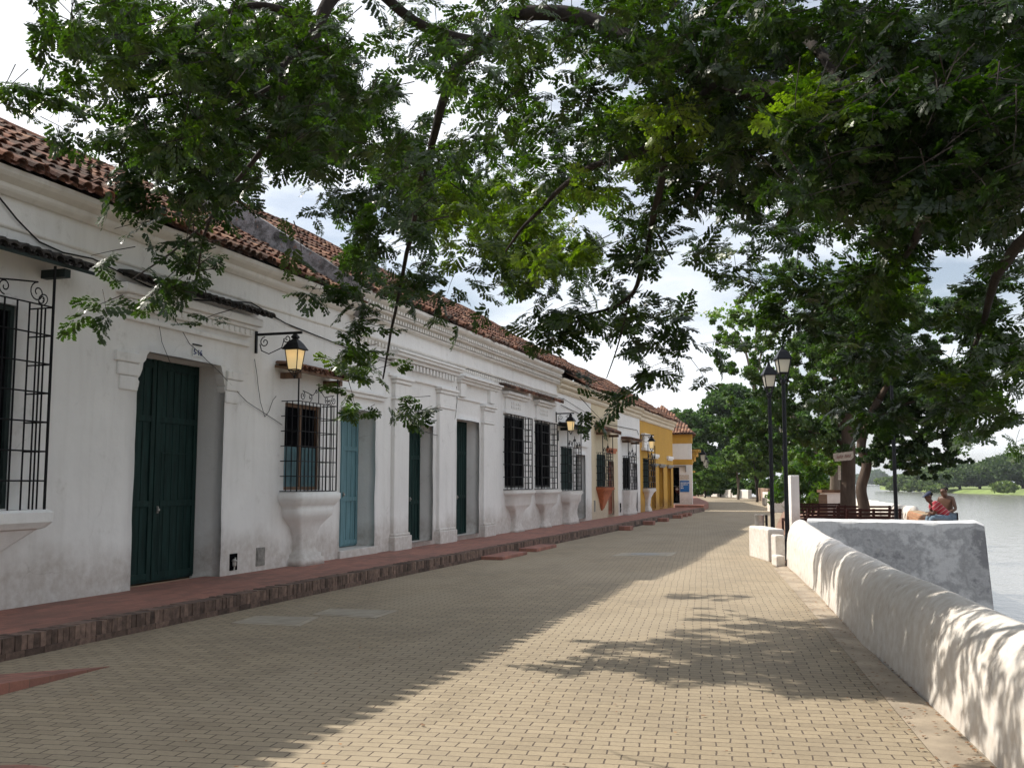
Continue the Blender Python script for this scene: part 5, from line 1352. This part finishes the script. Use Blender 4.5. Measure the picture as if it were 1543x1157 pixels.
C2 = [cl(1330,560,28.5,1.5,1.1,.55), cl(1385,600,28.5,1.3,1.0,.4), cl(1350,640,28.5,1.3,.85,.28), cl(1420,570,29,1.2,.9,.4), cl(1400,650,28.5,1.0,.7,.25), cl(1305,600,29,1.0,.7,.45),
      cl(1380,690,28.5,.8,.45,.2), cl(1440,640,29,.75,.6,.3), cl(1390,520,29.5,1.5,1.0,.45), cl(1340,490,29.5,1.4,1.0,.5), cl(1345,690,28.6,.8,.45,.22), cl(1365,660,28.8,1.2,.8,.3), cl(1415,620,28.6,1.1,.9,.35), cl(1325,650,29.2,1.,.7,.3), cl(1395,705,28.8,.6,.3,.25), cl(1450,600,29.2,.9,.7,.35), cl(1430,690,29,.55,.35,.25), cl(1420,480,30,1.2,.9,.4), cl(1295,560,29,1.1,.8,.5)]
p0 = A(1303,787,29)
T2 = simple_tree('slimmer terrace tree with crooked pale trunk in front of the benches', (p0.x,p0.y,0), C2,
    (([(p0.x,p0.y,-.05)]+PX([(1302,770,29),(1297,735,29),(1306,700,29),(1298,672,29),(1306,640,29),(1325,600,28.8)])), .17, .11),
    [(PX([(1325,600,28.8),(1350,560,28.6),(1370,520,29)]), .09, .03), (PX([(1306,650,29),(1340,620,28.7),(1390,600,28.5)]), .08, .02), (PX([(1300,670,29),(1290,620,29),(1292,560,29)]), .07, .02)],
    'leaf2', 'bark_b', 3300, .12, name='tree', tint=.4, group='trees on the terrace', droop=1.2)
p0 = A(1258,745,42)
simple_tree('smaller bright green tree with pale forked trunk between white plinth and dark trunk', (p0.x,p0.y,0),
    [cl(1225,690,40,1.2,.8,.75), cl(1250,650,42,1.2,.8,.7), cl(1210,665,41,.9,.6,.8), cl(1240,700,39,.8,.5,.8), cl(1285,690,43,.8,.7,.6)],
    (([(p0.x,p0.y,0)]+PX([(1258,715,42),(1255,680,42)])), .24, .15), [(PX([(1257,710,42),(1240,690,41),(1225,680,40)]), .08, .03), (PX([(1258,712,42),(1270,680,42),(1275,650,42)]), .09, .03)],
    'leaf3', 'bark_l', 1100, .22, tint=.7, group='trees on the terrace', droop=.3)
for i, (px, py, D, r, lb) in enumerate([(1212,725,44,1.3,'leafy green shrub right of the tall white pillar, behind the benches'), (1236,738,46,1.1,'darker leafy shrub behind the rear bench beside the brick pier')]):
    p = A(px, py, D); e = empty('shrub', (p.x,p.y,0), lb, 'shrub', 'shrubs behind the benches')
    Vs, Ts = clump_cloud([(p.x,p.y,p.z,r,r*.8),(p.x+.5,p.y,p.z-.6,r*.8,r*.6),(p.x-.4,p.y,p.z-.5,r*.8,r*.7)], 1300, .24, .6-.2*i, droop=1.2, aspect=.4); quads_mesh('foliage', Vs, Ts, M['leaf3'], e)
    b = MB()
    for k in range(4): b.tube([(p.x,p.y,0),(p.x+random.uniform(-.5,.5),p.y,p.z)], .03, 5)
    b.build('stem', M['bark_b'], e)
# sign boards on the trunk
s0 = A(1256,689,32.4); s1 = A(1286,686,32.4); dz = s1-s0
e = empty('sign_board', tuple(s0), 'weathered white board with faded red writing nailed to the thick dark trunk', 'sign')
b = MB(); up = Vector((0,0,.12)); f = Vector((.02,-.03,0)); L1 = s0+dz*.08; R1 = s1-dz*.12
b.add([s0+up, s1+up*1.1, s1-up*.5, R1-up*1.1, L1-up*1.1, s0+f*0], [(0,5,4,3,2,1)]); V0 = [Vector(v) for v in b.v]
V1 = [v+Vector((-.01,.03,0)) for v in V0]; b.add(V1, [(0,1,2,3,4,5)]); b.add(V0+V1, [(i,(i+1)%6,(i+1)%6+6,i+6) for i in range(6)]); b.build('board', M['signw'], e)
b = MB()
for i in range(9):
    if i == 4: continue
    t = .16+i*.08; q = s0.lerp(s1, t)+Vector((.003,-.012,.0)); b.tube([q+Vector((0,0,-.05)), q+Vector((.02,0,.05)), q+Vector((.035,0,-.03))], .006, 3)
b.build('lettering', M['signr'], e)
p = A(1265,712,32.6); b = MB(); b.box(p.x-.04, p.x+.04, p.y-.02, p.y+.02, p.z-.22, p.z+.22); o = b.build('sign_plate', M['signw'], loc=tuple(p), bevel=.005); tag(o, 'small narrow upright plate at the left side of the thick dark trunk, below the board', 'sign')

# ================================================================== trees at the far bend
def mass(label, px, pyb, D, hw, top_px, mat='leaf4', tint=.45, size=.5, per=150, group='trees at the far bend of the road', trunk=True, pyl=None, barkm='bark_d', name='tree', seed=0):
    """a broad tree: crown ellipsoid assembled from many clumps; hw half width in px"""
    random.seed(seed+int(px)); base = A(px, pyb, D); z0 = 0 if D < 200 else -1.2; m = D/F
    top = A(px, top_px, D).z; low = A(px, pyl or (pyb-(pyb-top_px)*.25), D).z; W_ = hw*m; cz = (top+low)/2; hz_ = (top-low)/2
    cs = []
    rr = min(W_, hz_)*.50; k = int(max(12, 26*W_/max(hz_,.1)))
    k = min(k, 46)
    for i in range(k):
        th_ = random.uniform(0, 2*math.pi); u_ = random.uniform(-1,1); q = math.sqrt(1-u_*u_)
        s = random.uniform(.38,.62)
        cs.append((base.x+W_*s*q*math.cos(th_), base.y+W_*s*q*math.sin(th_), cz+hz_*s*u_, rr*random.uniform(.8,1.25), rr*random.uniform(.6,.9), tint+random.gauss(0,.12)))
    e = empty(name, (base.x, base.y, z0), label, 'bush' if name == 'bush' else 'tree', group)
    b = MB(); limb(b, [(base.x,base.y,z0-.3),(base.x+W_*.03,base.y,low*.6),(base.x,base.y,cz)], max(.12,W_*.07), max(.05,W_*.03), 8, .05)
    for c in cs[:7]: limb(b, [(base.x,base.y,(low+z0)/2+.2*hz_),((base.x+c[0])/2,(base.y+c[1])/2,(low+c[2])/2+.2),c[:3]], max(.06,W_*.03), .03, 5, .05)
    b.build('trunk', M[barkm], e, smooth=True)
    pr = per*(size/.5)**-2*3.0
    Vs, Ts = clump_cloud(cs, pr, size*.8, tint, bias=.35, droop=.3, aspect=.65); quads_mesh('crown', Vs, Ts, M[mat], e)
    return e
mass('dark broad tree rising directly behind the corner house roof', 1045, 745, 128, 45, 590, tint=.35, size=.55, per=120, pyl=738)
mass('large dark tree rising just right of the corner house', 1030, 745, 96, 34, 612, tint=.42, size=.42, per=130, pyl=738)
mass('tallest dark tree at the far bend, right of the corner house', 1100, 745, 135, 62, 552, tint=.38, size=.6, per=120, pyl=725)
mass('broad dark tree left behind the lamp posts at the far bend', 1165, 745, 125, 60, 570, tint=.4, size=.55, per=120, pyl=725)
mass('light green smaller tree above the far white wall', 1112, 750, 100, 32, 655, tint=.75, size=.38, per=170, pyl=735, barkm='bark_l')
mass('light green tree with arching branches left of the lamp posts', 1140, 752, 88, 34, 640, tint=.8, size=.36, per=170, pyl=738)
mass('low bushy tree at the left end of the far wall', 1062, 748, 112, 24, 690, tint=.6, size=.4, per=170, pyl=746)
mass('green tree filling the gap behind the two lamp posts', 1190, 752, 80, 42, 600, tint=.55, size=.34, per=150, pyl=742)
mass('pale trunked tree behind the shrubs by the pillar', 1225, 750, 70, 40, 590, tint=.5, size=.32, per=150, pyl=725, barkm='bark_l')
mass('tree standing behind the thick dark trunk', 1275, 748, 75, 30, 600, tint=.45, size=.32, per=150, pyl=705)
mass('dark tree behind the pale trunk at the far wall', 1085, 748, 118, 26, 670, tint=.4, size=.45, per=140, pyl=744)
for px, D, tp, hw, lb in [(1070,119,722,16,'dark bush directly behind the longest white far wall, at its left'),(1092,118,720,18,'dark bush directly behind the longest white far wall, at its right'),(1116,112,718,18,'leafy bush directly behind the middle white far wall'),(1140,108,715,18,'leafy bush directly behind the brick low wall at the far bend'),(1165,98,716,20,'wide bush behind the two lamp posts'),(1052,124,724,12,'small bush at the far left end of the bend')]:
    mass(lb, px, 748, D, hw, tp, tint=.4, size=.4, per=110, group='bushes behind the far walls', pyl=750, name='bush')
# light yellow-green sparse tree top
C = [cl(1105,480,60,2.0,1.0,.95), cl(1130,450,61,1.6,.8,.9), cl(1090,520,60,1.4,.8,.85), cl(1150,480,62,1.6,1.,.8)]
p0 = A(1222,750,60)
simple_tree('thin pale tree with sparse yellow-green top rising above the lamp posts', (p0.x,p0.y,0), C, (([(p0.x,p0.y,0)]+PX([(1205,650,60),(1160,580,60),(1140,545,60)])), .2, .10),
    [(PX([(1138,590,60),(1120,520,60),(1095,480,60)]), .10, .03), (PX([(1136,570,60),(1140,500,61),(1135,440,61)]), .10, .03), (PX([(1137,580,60),(1150,520,61),(1160,470,62)]), .08, .03)],
    'leaf3', 'bark_l', 75, .32, tint=.9, shell=.2, group='trees at the far bend of the road')
# ================================================================== trees on the far bank
bt = [(1335,728,560,14,714,.6),(1352,729,540,16,710,.55),(1372,731,520,18,706,.6),(1392,731,500,18,700,.5),(1350,735,520,12,722,.7),(1375,736,500,14,723,.75),(1400,735,470,16,716,.65),(1425,733,460,20,700,.45),
      (1445,731,470,26,692,.3),(1475,731,470,28,688,.25),(1505,731,470,30,676,.28),(1540,731,470,34,668,.25),(1590,731,460,40,672,.3),(1512,738,380,18,721,.8),(1408,728,560,22,693,.35),(1460,722,600,40,690,.2),(1410,737,450,12,727,.7),(1640,731,460,40,660,.3)]
for i, (px, pyb, D, hw, tp, tn) in enumerate(bt):
    desc = ['pale green bushy','mid green rounded','dark spreading'][0 if tn > .58 else 1 if tn > .38 else 2]
    where = ['at the left tip of the far bank','second from the left tip of the far bank','third from the left tip of the far bank','fourth from the left tip of the far bank','low at the water near the left tip of the far bank','low at the water, second from the tip of the far bank','low at the water just left of the seated people','above the heads of the seated people','right above the shirtless person','behind the grassy bank, first on its left','behind the grassy bank, in its middle','behind the grassy bank near the right edge','beyond the right edge on the far bank','alone on the open grassy bank by the water','peaking behind the paler trees on the far bank','standing farthest back behind the far bank','smallest at the left end of the open grass','last beyond the right edge of the far bank'][i]
    mass(desc+' tree '+where, px, pyb, D, hw*1.45, tp+(pyb-tp)*.14, 'leaf5', tn, size=1.5, per=60, group='trees on the far riverbank', pyl=pyb+7, name='riverbank_tree', seed=i)
# distant wood
random.seed(3); Vs = []; Ts = []; cs = []
for i in range(60):
    px = random.uniform(1190,1342); p = A(px, 727, 1750); hh = random.uniform(10,17)*(1.3 if 1310 < px < 1328 else 1); cs.append((p.x,p.y,-2+hh*.5,hh*.8,hh*.6,.3+random.gauss(0,.05)))
Vs, Ts = clump_cloud(cs, 8, 4., .3); o = quads_mesh('distant_wood', Vs, Ts, M['leaf5']); tag(o, kind='stuff')
o['label'] = 'hazy distant wood along the horizon across the river'

# ================================================================== fallen leaves
P = []
for _ in range(1000):
    t = random.random(); y = random.uniform(5,22); xr_ = .55-.127*(y-6)
    x = xr_+abs(random.gauss(0,.35)) if t < .7 else random.uniform(-6,xr_)
    P.append((min(x, xr_+.33), y, .012+random.uniform(0,.006)))
V_ = leaf_quads(np.array(P), .035, bias=.93, aspect=.6); o = quads_mesh('fallen_leaves', [V_], [rng.uniform(0,1,len(P))], M['litter']); tag(o, 'small dry leaves scattered on the road and strip', kind='stuff')

# ================================================================== people
def skin_mesh(name, pts, edges, radii, mat, parent, sub=2, root=0):
    me = bpy.data.meshes.new(name); me.from_pydata([tuple(p) for p in pts], edges, []); me.update(); me.materials.append(mat)
    o = bpy.data.objects.new(name, me); link(o, parent)
    m = o.modifiers.new('skin', 'SKIN'); m.use_smooth_shade = True
    sv_ = me.skin_vertices[0].data
    for i, r in enumerate(radii): sv_[i].radius = r if isinstance(r, tuple) else (r, r); sv_[i].use_root = (i == root)
    s = o.modifiers.new('sub', 'SUBSURF'); s.levels = sub; s.render_levels = sub
    return o
def person(label, hip, facing, lean, knee_out, knee_z, foot, head_dir, arms, skinm, shirt_mat=None, leg_mat='jeans', cap=False, leg_mat2=None):
    """seated figure; local frame: f = facing (horizontal), s = its left side"""
    e = empty('person', tuple(hip), label, 'person')
    f = Vector((math.cos(facing), math.sin(facing), 0)); s = Vector((-f.y, f.x, 0)); z = Vector((0,0,1)); hp = Vector(hip)
    tor = (z*math.cos(lean)+f*math.sin(lean)).normalized()
    w1_, w2_, ch = hp+tor*.14, hp+tor*.30, hp+tor*.44; nk = hp+tor*.53+f*.02; nt_ = nk+tor*.02+z*.01+f*.035; hd = nt_+z*.10+head_dir*.03
    P_ = [hp, w1_, w2_, ch, nk, nt_]; E = [(0,1),(1,2),(2,3),(3,4),(4,5)]; Rr = [(.15,.11),(.135,.10),(.15,.105),(.155,.105),(.065,.065),(.056,.058)]
    # head: several vertices so it has a cranium, face and jaw
    def add(p, r, a): P_.append(p); Rr.append(r); E.append((a, len(P_)-1)); return len(P_)-1
    h1_ = add(nt_+z*.05+head_dir*.02, (.070,.076), 5); h2_ = add(nt_+z*.115+head_dir*.015, (.080,.094), h1_); h3_ = add(nt_+z*.17, (.066,.076), h2_)
    jaw = add(nt_+z*.035+head_dir*.065, .035, h1_); nose = add(nt_+z*.10+head_dir*.108, .013, h2_)
    legs = []; 
    for sd_, kn, ft in ((1, knee_out[0], foot[0]), (-1, knee_out[1], foot[1])):
        hj = add(hp+s*sd_*.095+f*.03, .085, 0); k_ = Vector(kn); a_ = Vector(ft)
        m_ = (P_[hj]+k_)/2; mi = add(m_, .075, hj); ki = add(k_, .058, mi); ci = add(k_.lerp(a_,.35)-f*.015, .052, ki); ai = add(a_, .038, ci); add(a_+f*.09-z*.045, .038, ai); add(a_+f*.17-z*.055, .028, len(P_)-1)
        legs.append((hj,mi,ki,ci,ai))
    armidx = []
    for sd_, el, ha in ((1, arms[0][0], arms[0][1]), (-1, arms[1][0], arms[1][1])):
        sh = add(ch+s*sd_*.17+tor*.04, .06, 3); e_ = Vector(el); h_ = Vector(ha)
        m_ = add(P_[sh].lerp(e_,.5), .048, sh); ei = add(e_, .040, m_); fi = add(e_.lerp(h_,.45), .036, ei); wi = add(h_, .025, fi)
        dr = (h_-e_).normalized(); sdv = dr.cross(z); sdv = sdv.normalized() if sdv.length > .1 else s
        pm = add(h_+dr*.05, (.036,.018), wi)
        for k, ll in enumerate((.075,.085,.08,.062)):
            o_ = (k-1.5)*.019; b0 = add(h_+dr*.085+sdv*o_, .0095, pm); b1 = add(h_+dr*(.085+ll*.5)+sdv*o_*1.1-z*.008, .0085, b0); add(h_+dr*(.08+ll*.9)+sdv*o_*1.15-z*.028, .007, b1)
        t0 = add(h_+dr*.04+sdv*.042*sd_, .011, pm); add(h_+dr*.085+sdv*.058*sd_-z*.012, .009, t0)
        armidx.append((sh,m_,ei))
    skin_mesh('body', P_, E, Rr, M[skinm], e)
    # eyes, ears, hair
    sideh = head_dir.cross(z).normalized()
    b = MB()
    for q in (-1,1): b.lathe(tuple(nt_+z*.125+head_dir*.088+sideh*q*.03), [(.002,-.008),(.010,0),(.002,.008)], 6)
    b.build('eyes', M['hair'], e)
    b = MB()
    for q in (-1,1): b.lathe(tuple(nt_+z*.11+sideh*q*.082-head_dir*.005), [(.003,-.03),(.016,-.01),(.018,.015),(.004,.03)], 7)
    b.build('ears', M[skinm], e, smooth=True)
    hp_, he, hr = [nt_+z*.09-head_dir*.035, nt_+z*.145-head_dir*.018, nt_+z*.178+head_dir*.022], [(0,1),(1,2)], [(.076,.078),(.088,.094),(.072,.078)]
    skin_mesh('hair', hp_, he, hr, M['hair'], e, 2)
    if cap:
        skin_mesh('cap', [nt_+z*.14-head_dir*.03, nt_+z*.175+head_dir*.0, nt_+z*.165+head_dir*.06, nt_+z*.15+head_dir*.12, nt_+z*.135+head_dir*.165], [(0,1),(1,2),(2,3),(3,4)], [(.085,.09),(.086,.082),(.075,.05),(.066,.014),(.05,.008)], M['cap'], e, 2)
    if shirt_mat:
        pp_ = [hp+tor*.01, w1_, w2_, ch, hp+tor*.51]; ee = [(0,1),(1,2),(2,3),(3,4)]; rr_ = [(.168,.128),(.158,.122),(.170,.125),(.172,.122),(.078,.072)]
        for sh, m_, ei in armidx:
            i0 = len(pp_); pp_ += [P_[sh], P_[m_], P_[m_].lerp(P_[ei],.55)]; ee += [(3,i0),(i0,i0+1),(i0+1,i0+2)]; rr_ += [.078,.068,.064]
        skin_mesh('shirt', pp_, ee, rr_, M[shirt_mat], e)
    pp_ = [hp]; ee = []; rr_ = [(.165,.13)]
    for L_ in legs:
        idx = L_ if leg_mat == 'jeans' else L_[:3]; a = 0
        for j, ii in enumerate(idx):
            pp_.append(P_[ii] if j < 4 else P_[L_[3]].lerp(P_[ii],.85)); rr_.append([.098,.088,.072,.066,.060][j]); ee.append((a, len(pp_)-1)); a = len(pp_)-1
    skin_mesh('trousers', pp_, ee, rr_, M[leg_mat], e)
    b = MB()
    for L_ in legs:
        a_ = P_[L_[4]]; b.tube([a_-f*.05-z*.035, a_+f*.05-z*.045, a_+f*.17-z*.055], [.05,.052,.034], 8)
    b.build('shoes', M['rubber'], e, smooth=True)
    return e
f1 = math.pi-.0; 
hip1 = A(1430,777,26.0); hip1.z = .81
fx = Vector((math.cos(math.pi+yaw*.6), math.sin(math.pi+yaw*.6), 0)); sx = Vector((-fx.y, fx.x, 0))
kn = [hip1+fx*.45+sx*.12+Vector((0,0,.0)), hip1+fx*.45-sx*.14+Vector((0,0,.03))]
ft = [kn[0]+fx*.02+Vector((0,0,-.45)), kn[1]+fx*.05+Vector((0,0,-.48))]
for q in ft: q.z = .16
el = [(hip1+fx*.38+sx*.17+Vector((0,0,.11)), hip1+fx*.43+sx*.0+Vector((0,0,.13))), (hip1+fx*.36-sx*.17+Vector((0,0,.13)), hip1+fx*.44-sx*.02+Vector((0,0,.10)))]
person('person in red striped shirt, jeans and cap, hunched forward on the brick wall', hip1, math.pi+yaw*.6, R(44), kn, 0, ft, (fx*.95+Vector((0,0,-.35))).normalized(), el, 'skin', 'shirt', 'jeans', cap=True)
hip2 = A(1429,771,27.2); hip2.z = .78
a2 = math.pi+yaw*.6+.75; fx = Vector((math.cos(a2), math.sin(a2), 0)); sx = Vector((-fx.y, fx.x, 0))
kn = [hip2+fx*.45+sx*.14+Vector((0,0,.0)), hip2+fx*.45-sx*.14]; ft = [k_+Vector((0,0,-.45))+fx*.04 for k_ in kn]
for q in ft: q.z = .16
el = [(hip2+fx*.10+sx*.26+Vector((0,0,.22)), hip2+fx*.32+sx*.14+Vector((0,0,.12))), (hip2+fx*.10-sx*.26+Vector((0,0,.22)), hip2+fx*.32-sx*.12+Vector((0,0,.12)))]
hd_ = Vector((math.cos(a2-.5), math.sin(a2-.5), -.1)).normalized()
person('shirtless person with short dark hair sitting upright behind the one in red', hip2, a2, R(8), kn, 0, ft, hd_, el, 'skin2', None, 'shorts')
print('objects', len(S.objects), 'faces', sum(len(o.data.polygons) for o in S.objects if o.type == 'MESH'))

hz = MB(); hz.box(-9500, 9500, -3500, 12500, -6.2, 60); ho = hz.build('haze', None); tag(ho, kind='stuff')
hm = bpy.data.materials.new('haze_air'); hm.use_nodes = True; hn = hm.node_tree; hn.nodes.clear()
pv = N(hn, 'ShaderNodeVolumePrincipled'); pv.inputs['Color'].default_value = (.86,.93,1,1); pv.inputs['Density'].default_value = .00013; pv.inputs['Anisotropy'].default_value = .3
hn.links.new(pv.outputs[0], N(hn, 'ShaderNodeOutputMaterial').inputs['Volume']); ho.data.materials.append(hm)
